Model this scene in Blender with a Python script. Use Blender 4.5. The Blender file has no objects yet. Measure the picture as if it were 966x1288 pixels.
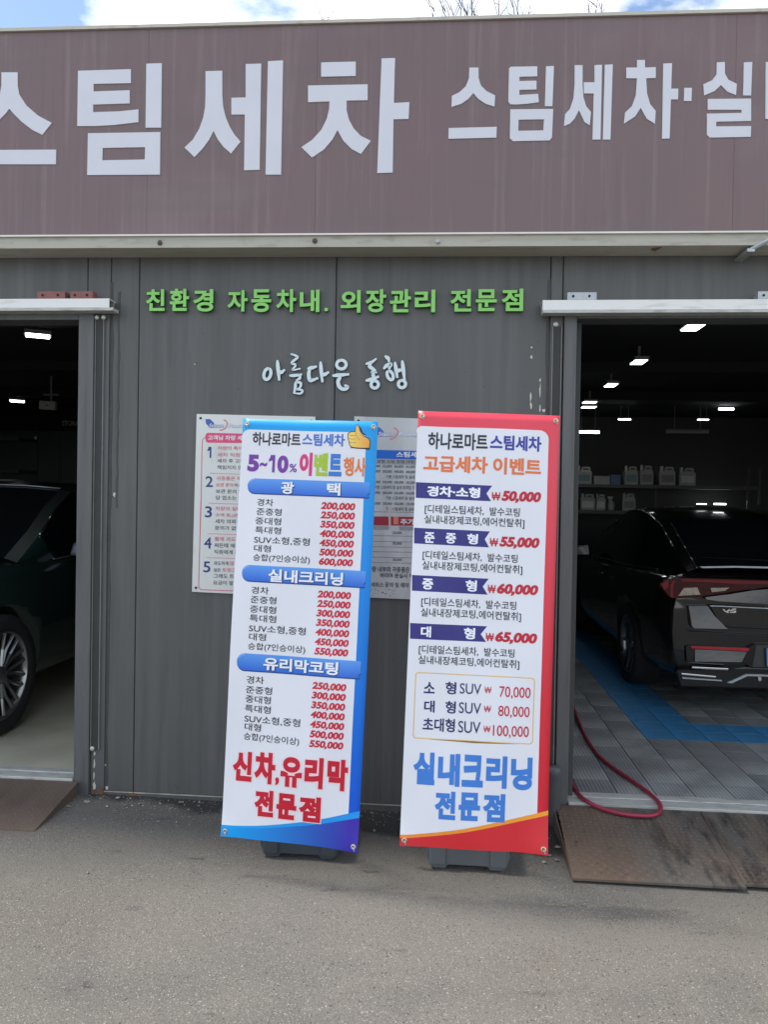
import bpy, bmesh, math, random
from mathutils import Vector, Matrix
from mathutils.geometry import tessellate_polygon
random.seed(7)
SC = bpy.context.scene
COL = SC.collection
R = math.radians

# ------------------------------------------------------------------ camera
IW, IH, FP = 966, 1288, 967.0
CAM = Vector((0, -3.98, 1.6))
CR = Matrix.Rotation(R(4.6), 3, 'Z') @ Matrix.Rotation(R(90 - 0.7), 3, 'X') @ Matrix.Rotation(R(0.95), 3, 'Z')
cd = bpy.data.cameras.new('camera')
cd.sensor_fit = 'VERTICAL'; cd.sensor_height = 24; cd.lens = 24 * FP / IH
cd.clip_end = 500; cd.clip_start = 0.05
cam = bpy.data.objects.new('camera', cd); COL.objects.link(cam)
cam.matrix_world = Matrix.Translation(CAM) @ CR.to_4x4()
SC.camera = cam

# ------------------------------------------------------------------ light
SUN_EL, SUN_AZ = 62.0, 0.0
sun_dir = Vector((-0.40, 0.088, 0.0)).normalized() * math.cos(R(SUN_EL)) + Vector((0, 0, math.sin(R(SUN_EL))))
sl = bpy.data.lights.new('sun', 'SUN'); sl.energy = 2.6; sl.angle = R(9); sl.color = (1, .955, .88)
so = bpy.data.objects.new('sun', sl); COL.objects.link(so)
so.rotation_euler = sun_dir.to_track_quat('Z', 'Y').to_euler(); so.location = (0, 0, 20)
wd = bpy.data.worlds.new('World'); SC.world = wd; wd.use_nodes = True
nt = wd.node_tree; N = nt.nodes; L = nt.links
bg = N['Background']; bg.inputs[1].default_value = 0.15
sky = N.new('ShaderNodeTexSky'); sky.sky_type = 'NISHITA'; sky.sun_disc = False
sky.sun_elevation = R(SUN_EL); sky.sun_rotation = math.atan2(sun_dir.x, sun_dir.y); sky.air_density = 1.0; sky.dust_density = .6
tc = N.new('ShaderNodeTexCoord'); mp = N.new('ShaderNodeMapping'); mp.inputs['Scale'].default_value = (1, 1, 2.2)
mp.inputs['Location'].default_value = (.35, .1, .2)
cn = N.new('ShaderNodeTexNoise'); cn.inputs['Scale'].default_value = 3.2; cn.inputs['Detail'].default_value = 9; cn.inputs['Roughness'].default_value = .58
cr = N.new('ShaderNodeValToRGB'); cr.color_ramp.elements[0].position = .45; cr.color_ramp.elements[1].position = .60
mx = N.new('ShaderNodeMix'); mx.data_type = 'RGBA'; mx.inputs[7].default_value = (9.4, 9.5, 9.7, 1)
L.new(tc.outputs['Generated'], mp.inputs[0]); L.new(mp.outputs[0], cn.inputs['Vector'])
L.new(cn.outputs[0], cr.inputs[0]); L.new(cr.outputs[0], mx.inputs[0]); L.new(sky.outputs[0], mx.inputs[6]); L.new(mx.outputs[2], bg.inputs[0])
SC.view_settings.view_transform = 'Standard'; SC.view_settings.look = 'None'
SC.view_settings.exposure = 0.58; SC.view_settings.gamma = 1; SC.view_settings.use_curve_mapping = False
try:
    SC.cycles.max_bounces = 6; SC.cycles.glossy_bounces = 3; SC.cycles.transmission_bounces = 4; SC.cycles.use_denoising = True
except Exception: pass

# ------------------------------------------------------------------ geometry helpers
def ray(px, py):
    return CR @ Vector(((px - IW/2)/FP, -(py - IH/2)/FP, -1))
def atY(px, py, Y=0.0):
    d = ray(px, py); return CAM + d * ((Y - CAM.y)/d.y)
def atZ(px, py, Z=0.0):
    d = ray(px, py); return CAM + d * ((Z - CAM.z)/d.z)
def atX(px, py, X):
    d = ray(px, py); return CAM + d * ((X - CAM.x)/d.x)
# frames of the enlarged crops the coordinates were measured in
ZF = {'p': (0, 0, 1), 'A': (240, 500, 4.025), 'B': (240, 700, 4.025), 'C': (240, 860, 4.025), 'D': (430, 500, 3.331), 'E': (430, 700, 3.331),
      'F': (430, 880, 3.331), 'S': (0, 0, 2), 'T': (483, 0, 2), 'g': (160, 340, 3.45), 'h': (400, 340, 3.45), 'w': (310, 430, 4.391),
      'm': (240, 515, 10.3), 'n': (240, 630, 9.91), 'q': (440, 515, 9.66), 'r': (440, 630, 9.66), 'k': (820, 690, 6.616)}
def zp(f, x, y):
    o = ZF[f]; return (o[0] + x/o[2], o[1] + y/o[2])

class Frame:
    def __init__(s, o, ex, ez):
        s.o = Vector(o); s.ex = Vector(ex).normalized(); ez = Vector(ez); s.ez = (ez - s.ex*ez.dot(s.ex)).normalized()
        s.ey = s.ez.cross(s.ex)
        s.M = Matrix((s.ex, s.ey, s.ez)).transposed().to_4x4(); s.M.translation = s.o
    def px(s, f, x, y):
        d = ray(*zp(f, x, y)); t = (s.o - CAM).dot(s.ey)/d.dot(s.ey); q = CAM + d*t - s.o
        return (q.dot(s.ex), q.dot(s.ez))
WM = {}
def link(o, parent, M):
    COL.objects.link(o); WM[o.name] = M.copy()
    if parent:
        o.parent = parent; o.matrix_basis = WM[parent.name].inverted() @ M
    else: o.matrix_basis = M
    return o
def empty(name, loc, label, cat, group=None, rz=0):
    o = bpy.data.objects.new(name, None); o.empty_display_size = .1
    link(o, None, Matrix.Translation(Vector(loc)) @ Matrix.Rotation(rz, 4, 'Z'))
    return tag(o, label, cat, group)
def tag(o, label=None, cat=None, group=None, kind=None):
    if label: o['label'] = label
    if cat: o['category'] = cat
    if group: o['group'] = group
    if kind: o['kind'] = kind
    return o
class G:
    """collects vertices and faces of one mesh (local coordinates of matrix M)"""
    def __init__(s): s.v = []; s.f = []
    def add(s, vs, fs):
        b = len(s.v); s.v += [tuple(v) for v in vs]; s.f += [tuple(i+b for i in f) for f in fs]; return s
    def box(s, x0, x1, y0, y1, z0, z1):
        return s.add([(x0,y0,z0),(x1,y0,z0),(x1,y1,z0),(x0,y1,z0),(x0,y0,z1),(x1,y0,z1),(x1,y1,z1),(x0,y1,z1)],
                     [(0,3,2,1),(4,5,6,7),(0,1,5,4),(1,2,6,5),(2,3,7,6),(3,0,4,7)])
    def poly(s, pts, y0=0., y1=None, hole=None):
        """polygon in local x,z; front at y0, back at y1 (further in)"""
        rings = [list(pts)] + ([list(hole)] if hole else [])
        tris = tessellate_polygon([[Vector((p[0], p[1], 0)) for p in r] for r in rings])
        flat = [p for r in rings for p in r]; n = len(flat)
        vs = [(p[0], y0, p[1]) for p in flat]; fs = []
        for t in tris:
            a, b, c = [flat[i] for i in t]
            if (b[0]-a[0])*(c[1]-a[1])-(b[1]-a[1])*(c[0]-a[0]) < 0: t = (t[0], t[2], t[1])
            fs.append(tuple(t))
        if y1 is not None:
            vs += [(p[0], y1, p[1]) for p in flat]; k = 0
            for r in rings:
                m = len(r); area = sum(r[i][0]*r[(i+1)%m][1]-r[(i+1)%m][0]*r[i][1] for i in range(m))
                ccw = (area > 0) == (r is rings[0])
                for i in range(m):
                    a, b = k+i, k+(i+1) % m
                    fs.append((a, a+n, b+n, b) if ccw else (b, b+n, a+n, a))
                k += m
        return s.add(vs, fs)
    def tube(s, pts, rad, n=8, cap=True):
        pts = [Vector(p) for p in pts]; rings = []
        up = Vector((0, 0, 1))
        for i, p in enumerate(pts):
            d = (pts[min(i+1, len(pts)-1)] - pts[max(i-1, 0)]).normalized()
            a = d.cross(up if abs(d.z) < .95 else Vector((0, 1, 0))).normalized(); b = a.cross(d)
            r = rad[i] if isinstance(rad, (list, tuple)) else rad
            rings.append([p + (a*math.cos(2*math.pi*k/n) + b*math.sin(2*math.pi*k/n))*r for k in range(n)])
        fs = []
        for i in range(len(pts)-1):
            for k in range(n): fs.append((i*n+k, i*n+(k+1) % n, (i+1)*n+(k+1) % n, (i+1)*n+k))
        if cap: fs += [tuple(range(n))[::-1], tuple(range((len(pts)-1)*n, len(pts)*n))]
        return s.add([v for r in rings for v in r], fs)
    def lathe(s, prof, c=(0,0,0), axis='Z', n=24, cap=True):
        vs = []; fs = []
        for r, h in prof:
            for k in range(n):
                a = 2*math.pi*k/n; u, w = r*math.cos(a), r*math.sin(a)
                p = {'Z': (u, w, h), 'Y': (u, h, w), 'X': (h, u, w)}[axis]
                vs.append((p[0]+c[0], p[1]+c[1], p[2]+c[2]))
        for i in range(len(prof)-1):
            for k in range(n): fs.append((i*n+k, i*n+(k+1) % n, (i+1)*n+(k+1) % n, (i+1)*n+k))
        if cap: fs += [tuple(range(n))[::-1], tuple(range((len(prof)-1)*n, len(prof)*n))]
        return s.add(vs, fs)
    def mesh(s, name, mat, smooth=False, fix=True):
        m = bpy.data.meshes.new(name); m.from_pydata(s.v, [], s.f)
        if fix:
            b = bmesh.new(); b.from_mesh(m); bmesh.ops.recalc_face_normals(b, faces=b.faces); b.to_mesh(m); b.free()
        if mat: m.materials.append(mat)
        if smooth:
            for p in m.polygons: p.use_smooth = True
        m.update(); return m
    def obj(s, name, mat, parent=None, M=None, smooth=False, fix=True, bevel=0):
        o = bpy.data.objects.new(name, s.mesh(name, mat, smooth, fix))
        link(o, parent, M if M is not None else (WM[parent.name] if parent else Matrix()))
        if bevel:
            b = o.modifiers.new('bevel', 'BEVEL'); b.width = bevel; b.segments = 2; b.limit_method = 'ANGLE'
        return o
I4 = Matrix()

# ------------------------------------------------------------------ text
_tc = {}
TS_ = bpy.data.scenes.new('letter_cutting')
def glyph(body, off=0.0, ext=0.0, shear=0.0, sp=1.0):
    key = (body, off, ext, shear, sp)
    if key not in _tc:
        c = bpy.data.curves.new('t', 'FONT'); c.body = body; c.extrude = ext; c.shear = shear; c.space_character = sp; c.resolution_u = 4
        c.bevel_depth = off; c.bevel_resolution = 2 if off > .02 else 1
        o = bpy.data.objects.new('t', c); TS_.collection.objects.link(o)

        m = bpy.data.meshes.new_from_object(o)
        vs = [v.co.copy() for v in m.vertices]; fs = [tuple(p.vertices) for p in m.polygons]
        bpy.data.objects.remove(o); bpy.data.curves.remove(c); bpy.data.meshes.remove(m)
        x0 = min(v.x for v in vs); x1 = max(v.x for v in vs); y0 = min(v.y for v in vs); y1 = max(v.y for v in vs)
        z0 = min(v.z for v in vs); zr = max(v.z for v in vs)-z0
        if not ext:                        # flat print: keep only the front
            keep = [f for f in fs if sum(vs[i].z for i in f)/len(f) > z0+zr*.45] if zr > 1e-6 else fs
            used = sorted({i for f in keep for i in f}); mp_ = {j: k for k, j in enumerate(used)}
            vs = [vs[i] for i in used]; fs = [tuple(mp_[i] for i in f) for f in keep]
        zr = zr or 1
        _tc[key] = ([((v.x-x0)/(x1-x0), (v.y-y0)/(y1-y0), (v.z-z0)/zr-.5) for v in vs], fs)
    return _tc[key]
def put(g, fr, f, body, x0, y0, x1, y1, off=0., shear=0., lift=.001, depth=0., sp=1.0):
    """text filling the box whose bottom left / top right corners are the given crop coordinates"""
    a = fr.px(f, x0, y0); b = fr.px(f, x1, y1)
    vs, fs = glyph(body, off, .5 if depth else 0., shear, sp)
    g.add([(a[0]+(b[0]-a[0])*u, -lift - (w+.5)*(depth or .0003), a[1]+(b[1]-a[1])*v) for u, v, w in vs], fs)

# ------------------------------------------------------------------ materials
def s2l(c):
    return tuple(((x/255)/12.92 if x/255 <= .04045 else ((x/255+.055)/1.055)**2.4) for x in c) + (1,)
MATS = {}
def nd(nt, t, **k):
    n = nt.nodes.new(t)
    for a, v in k.items(): setattr(n, a, v)
    return n
def mat(name, col, rough=.5, metal=0., var=.06, vs=6., bump=0., bs=200., stretch=(1, 1, 1), emit=None, es=1., coat=0., alpha=None, spec=None):
    """procedural material: base colour with large soft variation, roughness variation and fine bump"""
    m = bpy.data.materials.new(name); m.use_nodes = True; MATS[name] = m
    nt = m.node_tree; b = nt.nodes['Principled BSDF']; l = nt.links
    c = col if len(col) == 4 else tuple(col) + (1,)
    b.inputs['Base Color'].default_value = c; b.inputs['Roughness'].default_value = rough; b.inputs['Metallic'].default_value = metal
    if spec is not None: b.inputs['Specular IOR Level'].default_value = spec
    if coat: b.inputs['Coat Weight'].default_value = coat; b.inputs['Coat Roughness'].default_value = .03
    if emit: b.inputs['Emission Color'].default_value = tuple(emit)+(1,); b.inputs['Emission Strength'].default_value = es
    t = nd(nt, 'ShaderNodeTexCoord'); mp = nd(nt, 'ShaderNodeMapping'); mp.inputs['Scale'].default_value = stretch
    l.new(t.outputs['Object'], mp.inputs[0])
    if var:
        n = nd(nt, 'ShaderNodeTexNoise'); n.inputs['Scale'].default_value = vs; n.inputs['Detail'].default_value = 5
        l.new(mp.outputs[0], n.inputs['Vector'])
        r = nd(nt, 'ShaderNodeMapRange'); r.inputs[3].default_value = 1-var*2; r.inputs[4].default_value = 1+var*2
        l.new(n.outputs[0], r.inputs[0])
        mu = nd(nt, 'ShaderNodeVectorMath', operation='SCALE'); mu.inputs[0].default_value = c[:3]
        l.new(r.outputs[0], mu.inputs['Scale']); l.new(mu.outputs[0], b.inputs['Base Color'])
        r2 = nd(nt, 'ShaderNodeMapRange'); r2.inputs[3].default_value = max(0, rough-.08); r2.inputs[4].default_value = min(1, rough+.08)
        l.new(n.outputs[0], r2.inputs[0]); l.new(r2.outputs[0], b.inputs['Roughness'])
    if bump:
        n = nd(nt, 'ShaderNodeTexNoise'); n.inputs['Scale'].default_value = bs; n.inputs['Detail'].default_value = 3
        l.new(mp.outputs[0], n.inputs['Vector'])
        bm_ = nd(nt, 'ShaderNodeBump'); bm_.inputs['Strength'].default_value = bump; bm_.inputs['Distance'].default_value = .002
        l.new(n.outputs[0], bm_.inputs['Height']); l.new(bm_.outputs[0], b.inputs['Normal'])
    return m
def layers(name, base, rough, items, bump=None, metal=0.):
    """base colour + a list of stain layers (colour, strength, mapping scale, noise scale, lo, hi, detail)"""
    m = bpy.data.materials.new(name); m.use_nodes = True; nt = m.node_tree; l = nt.links; b = nt.nodes['Principled BSDF']
    b.inputs['Roughness'].default_value = rough; b.inputs['Metallic'].default_value = metal
    t = nd(nt, 'ShaderNodeTexCoord')
    cur = nd(nt, 'ShaderNodeRGB').outputs[0]; cur.default_value = tuple(base)+(1,)
    for (col, st, sc, ns, lo, hi, det) in items:
        mp = nd(nt, 'ShaderNodeMapping'); mp.inputs['Scale'].default_value = sc; mp.inputs['Location'].default_value = (random.random()*9,)*3
        n = nd(nt, 'ShaderNodeTexNoise'); n.inputs['Scale'].default_value = ns; n.inputs['Detail'].default_value = det
        r = nd(nt, 'ShaderNodeMapRange'); r.inputs[1].default_value = lo; r.inputs[2].default_value = hi; r.inputs[4].default_value = st
        mxn = nd(nt, 'ShaderNodeMix', data_type='RGBA'); mxn.inputs[7].default_value = tuple(col)+(1,)
        l.new(t.outputs['Object'], mp.inputs[0]); l.new(mp.outputs[0], n.inputs['Vector']); l.new(n.outputs[0], r.inputs[0])
        l.new(r.outputs[0], mxn.inputs[0]); l.new(cur, mxn.inputs[6]); cur = mxn.outputs[2]
    l.new(cur, b.inputs['Base Color'])
    if bump:
        mp = nd(nt, 'ShaderNodeMapping'); mp.inputs['Scale'].default_value = bump[0]
        n = nd(nt, 'ShaderNodeTexNoise'); n.inputs['Scale'].default_value = bump[1]; n.inputs['Detail'].default_value = 4
        bm_ = nd(nt, 'ShaderNodeBump'); bm_.inputs['Strength'].default_value = bump[2]; bm_.inputs['Distance'].default_value = bump[3]
        l.new(t.outputs['Object'], mp.inputs[0]); l.new(mp.outputs[0], n.inputs['Vector']); l.new(n.outputs[0], bm_.inputs['Height']); l.new(bm_.outputs[0], b.inputs['Normal'])
    return m, nt, cur, b, t
def grad(name, c0, c1, axis='Z', a=0., b=1., rough=.35):
    """printed gradient between two ink colours along a local axis"""
    m = bpy.data.materials.new(name); m.use_nodes = True; nt = m.node_tree; l = nt.links; p = nt.nodes['Principled BSDF']; p.inputs['Roughness'].default_value = rough
    t = nd(nt, 'ShaderNodeTexCoord'); s = nd(nt, 'ShaderNodeSeparateXYZ'); r = nd(nt, 'ShaderNodeMapRange'); r.inputs[1].default_value = a; r.inputs[2].default_value = b
    x = nd(nt, 'ShaderNodeMix', data_type='RGBA'); x.inputs[6].default_value = c0; x.inputs[7].default_value = c1
    l.new(t.outputs['Object'], s.inputs[0]); l.new(s.outputs[axis], r.inputs[0]); l.new(r.outputs[0], x.inputs[0]); l.new(x.outputs[2], p.inputs['Base Color'])
    return m
K = 1.0
def ink(name, rgb, rough=.4, var=0.01): return mat(name, s2l(rgb), rough, var=var, vs=4)

M_wall, wnt, wcur, wb, wt = layers('painted_panel', (.094, .096, .091), .48, [
    ((.150, .152, .147), .55, (9, 9, .35), 2.2, .42, .75, 6),
    ((.055, .056, .055), .5, (6, 6, .5), 3.1, .52, .8, 6),
    ((.12, .12, .115), .35, (1, 1, 1), 1.1, .45, .7, 4),
    ((.04, .04, .038), .6, (40, 40, 40), 1.3, .72, .78, 2)], bump=((60, 60, 1.5), 2., .12, .002))
M_jamb, *_ = layers('painted_steel', (.104, .107, .107), .42, [
    ((.155, .158, .160), .5, (8, 8, .6), 2.4, .45, .75, 5), ((.05, .05, .05), .55, (10, 10, .8), 4, .55, .78, 6)], bump=((20, 20, 20), 4, .15, .002))
M_strip = mat('guide_rubber', (.035, .035, .033), .6, var=.15, vs=20)
M_caulk = mat('dark_caulk', (.075, .075, .072), .8, var=.2, vs=30, bump=.5, bs=60)
M_lip = mat('strip_edge', (.20, .20, .19), .5, var=.15, vs=20)
M_sign, *_ = layers('sign_sheet', (.188, .122, .120), .40, [
    ((.150, .110, .104), .6, (1, 1, 1), .8, .4, .7, 5),
    ((.30, .235, .225), .6, (14, 14, .45), 2.0, .54, .80, 8), ((.26, .21, .21), .5, (1, 1, 1.2), 1.1, .52, .72, 5),
    ((.10, .08, .08), .4, (22, 22, .9), 2.0, .55, .85, 6),
    ((.15, .12, .12), .4, (.7, 1, 6), 1.5, .45, .7, 5)], bump=((3, 3, 1), 2., .25, .004))
M_vinyl = mat('white_vinyl', (.67, .68, .73), .45, var=.03, vs=5)
M_coping, *_ = layers('coping_metal', (.55, .52, .44), .5, [((.28, .22, .15), .5, (6, 6, 6), 3, .55, .8, 6)], metal=.0)
M_trim, *_ = layers('cream_trim', (.46, .44, .37), .55, [((.22, .17, .12), .6, (3, 10, 10), 3, .56, .8, 6), ((.30, .29, .25), .5, (1, 30, 30), 2, .5, .8, 4)])
M_rail, *_ = layers('rail_paint', (.80, .80, .77), .4, [((.38, .35, .30), .5, (2, 12, 12), 3, .55, .8, 6)])
M_galv = mat('galvanised', (.42, .45, .46), .42, metal=.6, var=.15, vs=30)
M_redox = mat('red_primer', (.26, .10, .09), .65, var=.15, vs=20, bump=.3)
M_dark = mat('black_hole', (.01, .01, .01), .8, var=0)
M_bolt = mat('zinc_bolt', (.62, .60, .54), .35, metal=.5, var=.1)
M_green = mat('green_acrylic', (.26, .66, .14), .35, var=.04, vs=3)
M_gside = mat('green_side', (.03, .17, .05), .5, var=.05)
M_wlet = mat('white_acrylic', (.68, .80, .82), .35, var=.02)
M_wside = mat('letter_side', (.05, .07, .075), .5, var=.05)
M_board, *_ = layers('white_board', (.72, .74, .70), .4, [((.45, .45, .42), .5, (2, 2, 2), 2, .55, .8, 6)])
M_board2, *_ = layers('weathered_board', (.55, .57, .56), .45, [((.42, .43, .43), .7, (3, 3, 1.2), 1.5, .45, .6, 5), ((.70, .71, .70), .5, (5, 5, 1), 1.5, .55, .7, 3)])
M_edge = mat('board_edge', (.10, .10, .10), .5)
M_conc, *_ = layers('concrete_floor', (.56, .54, .42), .4, [((.38, .36, .27), .75, (1, 1, 1), 2.2, .42, .68, 7), ((.60, .58, .48), .5, (1, 3, 1), 3, .55, .75, 5)], bump=((1, 1, 1), 40, .15, .003))
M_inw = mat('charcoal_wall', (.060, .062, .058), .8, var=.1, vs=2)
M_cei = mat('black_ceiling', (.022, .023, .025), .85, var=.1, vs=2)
M_sill, *_ = layers('sill_aluminium', (.50, .51, .47), .4, [((.26, .25, .22), .7, (4, 20, 20), 3, .48, .7, 6)], bump=((4, 40, 40), 4, .2, .002))
M_lamp = mat('lamp_panel', (.9, .9, .9), .5, var=0, emit=(.93, .97, 1), es=7)
M_lampd = mat('lamp_tube_off', (.45, .42, .38), .5, var=.05)
M_lampb = mat('lamp_body', (.25, .26, .26), .5, var=.05)

# asphalt: aggregate, patches, dirt and painted shadow along the wall foot
def asphalt():
    m, nt, cur, b, t = layers('asphalt', (.142, .133, .115), .85, [
        ((.185, .170, .145), .65, (1, 1, 1), .55, .42, .60, 4),
        ((.088, .087, .083), .65, (1, 1.6, 1), .9, .50, .68, 5),
        ((.145, .125, .10), .5, (1, 1, 1), 1.7, .55, .75, 4), ((.04, .038, .035), .8, (1, 2.2, 1), 4.5, .665, .74, 7), ((.19, .18, .16), .5, (1, 1, 1), 4.5, .64, .74, 8),
        ((.075, .073, .068), .55, (.6, 1.3, 1), 2.3, .67, .74, 6)])
    l = nt.links
    def vor(scale, lo, hi, col, st, cur, dist=False, sel='R'):
        v = nd(nt, 'ShaderNodeTexVoronoi'); v.inputs['Scale'].default_value = scale; v.feature = 'F1'
        l.new(t.outputs['Object'], v.inputs['Vector'])
        s = nd(nt, 'ShaderNodeSeparateColor'); l.new(v.outputs['Color'], s.inputs[0])
        r = nd(nt, 'ShaderNodeMapRange'); r.inputs[1].default_value = lo; r.inputs[2].default_value = hi; r.inputs[4].default_value = st
        l.new(s.outputs[{'R': 0, 'G': 1, 'B': 2}[sel]], r.inputs[0])
        d = nd(nt, 'ShaderNodeMapRange'); d.inputs[1].default_value = .28; d.inputs[2].default_value = .45; d.inputs[3].default_value = 1; d.inputs[4].default_value = 0
        l.new(v.outputs['Distance'], d.inputs[0])
        mu = nd(nt, 'ShaderNodeMath', operation='MULTIPLY'); l.new(r.outputs[0], mu.inputs[0]); l.new(d.outputs[0], mu.inputs[1])
        x = nd(nt, 'ShaderNodeMix', data_type='RGBA'); x.inputs[7].default_value = tuple(col)+(1,)
        l.new(mu.outputs[0], x.inputs[0]); l.new(cur, x.inputs[6]); return x.outputs[2]
    cur = vor(200, .50, .75, (.285, .262, .225), .75, cur)
    cur = vor(190, .50, .72, (.068, .063, .057), .8, cur, sel='G')
    cur = vor(150, .87, .96, (.38, .35, .30), .65, cur, sel='B')
    cur = vor(130, .90, .95, (.055, .052, .05), .8, cur, sel='R')
    cur = vor(95, .955, .97, (.035, .033, .032), .8, cur, sel='G')
    cur = vor(120, .985, .995, (.48, .45, .39), .6, cur, sel='B')
    # dirt along the wall foot with shadow painted in, wider to the right
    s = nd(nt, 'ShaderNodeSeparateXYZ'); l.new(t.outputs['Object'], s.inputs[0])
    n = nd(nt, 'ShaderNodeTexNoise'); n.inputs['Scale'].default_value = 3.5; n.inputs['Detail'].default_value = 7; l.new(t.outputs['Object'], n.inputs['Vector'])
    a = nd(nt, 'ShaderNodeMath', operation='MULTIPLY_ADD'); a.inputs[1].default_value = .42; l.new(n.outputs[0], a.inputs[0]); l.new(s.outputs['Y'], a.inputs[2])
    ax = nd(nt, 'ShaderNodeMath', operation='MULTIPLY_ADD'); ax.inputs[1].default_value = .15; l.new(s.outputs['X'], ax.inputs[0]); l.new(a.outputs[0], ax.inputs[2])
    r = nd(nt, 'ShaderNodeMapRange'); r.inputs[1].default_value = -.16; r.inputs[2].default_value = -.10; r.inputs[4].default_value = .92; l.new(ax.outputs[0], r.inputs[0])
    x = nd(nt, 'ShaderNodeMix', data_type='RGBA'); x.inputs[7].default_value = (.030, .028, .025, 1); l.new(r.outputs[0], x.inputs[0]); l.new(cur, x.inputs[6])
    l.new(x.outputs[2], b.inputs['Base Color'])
    v = nd(nt, 'ShaderNodeTexVoronoi'); v.inputs['Scale'].default_value = 150; l.new(t.outputs['Object'], v.inputs['Vector'])
    n2 = nd(nt, 'ShaderNodeTexNoise'); n2.inputs['Scale'].default_value = 45; n2.inputs['Detail'].default_value = 5; l.new(t.outputs['Object'], n2.inputs['Vector'])
    ad = nd(nt, 'ShaderNodeMath', operation='ADD'); l.new(v.outputs['Distance'], ad.inputs[0]); l.new(n2.outputs[0], ad.inputs[1])
    bu = nd(nt, 'ShaderNodeBump'); bu.inputs['Strength'].default_value = .55; bu.inputs['Distance'].default_value = .004; l.new(ad.outputs[0], bu.inputs['Height']); l.new(bu.outputs[0], b.inputs['Normal'])
    return m
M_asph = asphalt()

# ------------------------------------------------------------------ the setting
FZ = .10                                   # floor level of the wash bays
g = G(); xs = [-90, -30, -8, -3, -1.9, 0, 1.9, 3, 8, 30, 90]; ys = [-90, -30, -8, -3, -1.2, -.4, 0, .15]
def gz(x, y):                              # the forecourt falls a little to the right along the wall
    w = max(0, min(1, (y+1.2)/1.2)); return -.015*max(-1.5, min(1.5, x))*w - .008*w if y <= .2 else 0
g.add([(x, y, gz(x, y)) for y in ys for x in xs], [(j*len(xs)+i, j*len(xs)+i+1, (j+1)*len(xs)+i+1, (j+1)*len(xs)+i) for j in range(len(ys)-1) for i in range(len(xs)-1)])
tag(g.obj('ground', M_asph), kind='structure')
g = G(); g.add([(-90, .15, -.02), (90, .15, -.02), (90, 120, -.02), (-90, 120, -.02)], [(0, 1, 2, 3)])
tag(g.obj('ground_behind', mat('bare_soil', (.16, .14, .10), .9, var=.2, vs=.6)), kind='structure')

XL = atY(99, 700, 0).x                     # right edge of the left doorway
XR = atY(719, 700, 0).x                    # left edge of the right doorway
ZT = atY(50, 404, 0).z                     # door head
ZS0 = atY(0, 310, 0).z + .25
DEP = 8.3; WX0, WX1 = -7.5, 7.5
bld = empty('car_wash_building', (0, 0, 0), 'grey metal clad car wash building with two open bays under a mauve sign', 'building')
zt = atY(480, 306, -.15).z + .03
WT = 3.85                                  # top of wall hidden behind the sign
# outer wall panels (seams where the photograph shows them)
sx = [XL+.055+.14, atY(172, 600).x, atY(421.5, 450).x, atY(690, 600).x - .03, XR-.055]
def wpanel(x0, x1, z0, z1, th=.075):
    g = G(); gp = .0011; w = x1-x0
    pr = [(x0+gp, .005), (x0+gp+.003, 0)]
    k = max(1, int(w/.25))
    for i in range(1, k):
        c = x0+w*i/k; pr += [(c-.003, 0), (c, .0004), (c+.003, 0)]
    pr += [(x1-gp-.003, 0), (x1-gp, .005)]
    n = len(pr); vs = []
    for z in (z0, z1): vs += [(x, y, z) for x, y in pr] + [(x1-gp, th, z), (x0+gp, th, z)]
    m = n+2; fs = [(i, (i+1) % m, m+(i+1) % m, m+i) for i in range(m)] + [tuple(range(m))[::-1], tuple(range(m, 2*m))]
    g.add(vs, fs); return g.obj('wall_panel', M_wall, bld)
xj0 = XL+.16; xj1 = XR-.13
for a, b in ((xj0, sx[1]), (sx[1], sx[2]), (sx[2], xj1)): wpanel(a, b, -.06, WT)
xa = atY(110, 350).x; xb = atY(709, 340).x
for a, b in ((-7.5, -6.3), (-6.3, -5.1), (-5.1, -3.9), (-3.9, xa-1.0), (xa-1.0, xa), (xa, xj0), (xj1, xb), (xb, xb+1.05), (xb+1.05, xb+2.1), (xb+2.1, 4.5), (4.5, 5.7), (5.7, 6.9)):
    wpanel(a, b, ZT+.045, WT)
for a, b in ((-7.5, -6.5), (-6.5, -5.6), (5.5, 6.4), (6.4, 7.5)): wpanel(a, b, -.06, ZT+.042)
# backing behind the joints, roof, inner walls
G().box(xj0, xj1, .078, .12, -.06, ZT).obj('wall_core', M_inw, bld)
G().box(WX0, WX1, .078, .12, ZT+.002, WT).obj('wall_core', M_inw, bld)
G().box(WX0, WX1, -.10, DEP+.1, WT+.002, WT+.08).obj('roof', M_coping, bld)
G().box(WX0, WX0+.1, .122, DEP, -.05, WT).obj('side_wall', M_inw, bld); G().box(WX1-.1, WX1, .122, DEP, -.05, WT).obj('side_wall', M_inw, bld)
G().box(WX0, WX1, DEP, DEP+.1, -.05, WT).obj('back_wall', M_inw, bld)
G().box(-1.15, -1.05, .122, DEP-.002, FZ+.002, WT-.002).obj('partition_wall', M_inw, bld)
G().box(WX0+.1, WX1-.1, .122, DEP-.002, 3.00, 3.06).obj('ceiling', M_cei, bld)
for i in range(3):
    G().box(WX0+.1, WX1-.1, 1.6+i*2.0, 1.72+i*2.0, 2.90, 2.998).obj('ceiling_beam', M_cei, bld)
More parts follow.
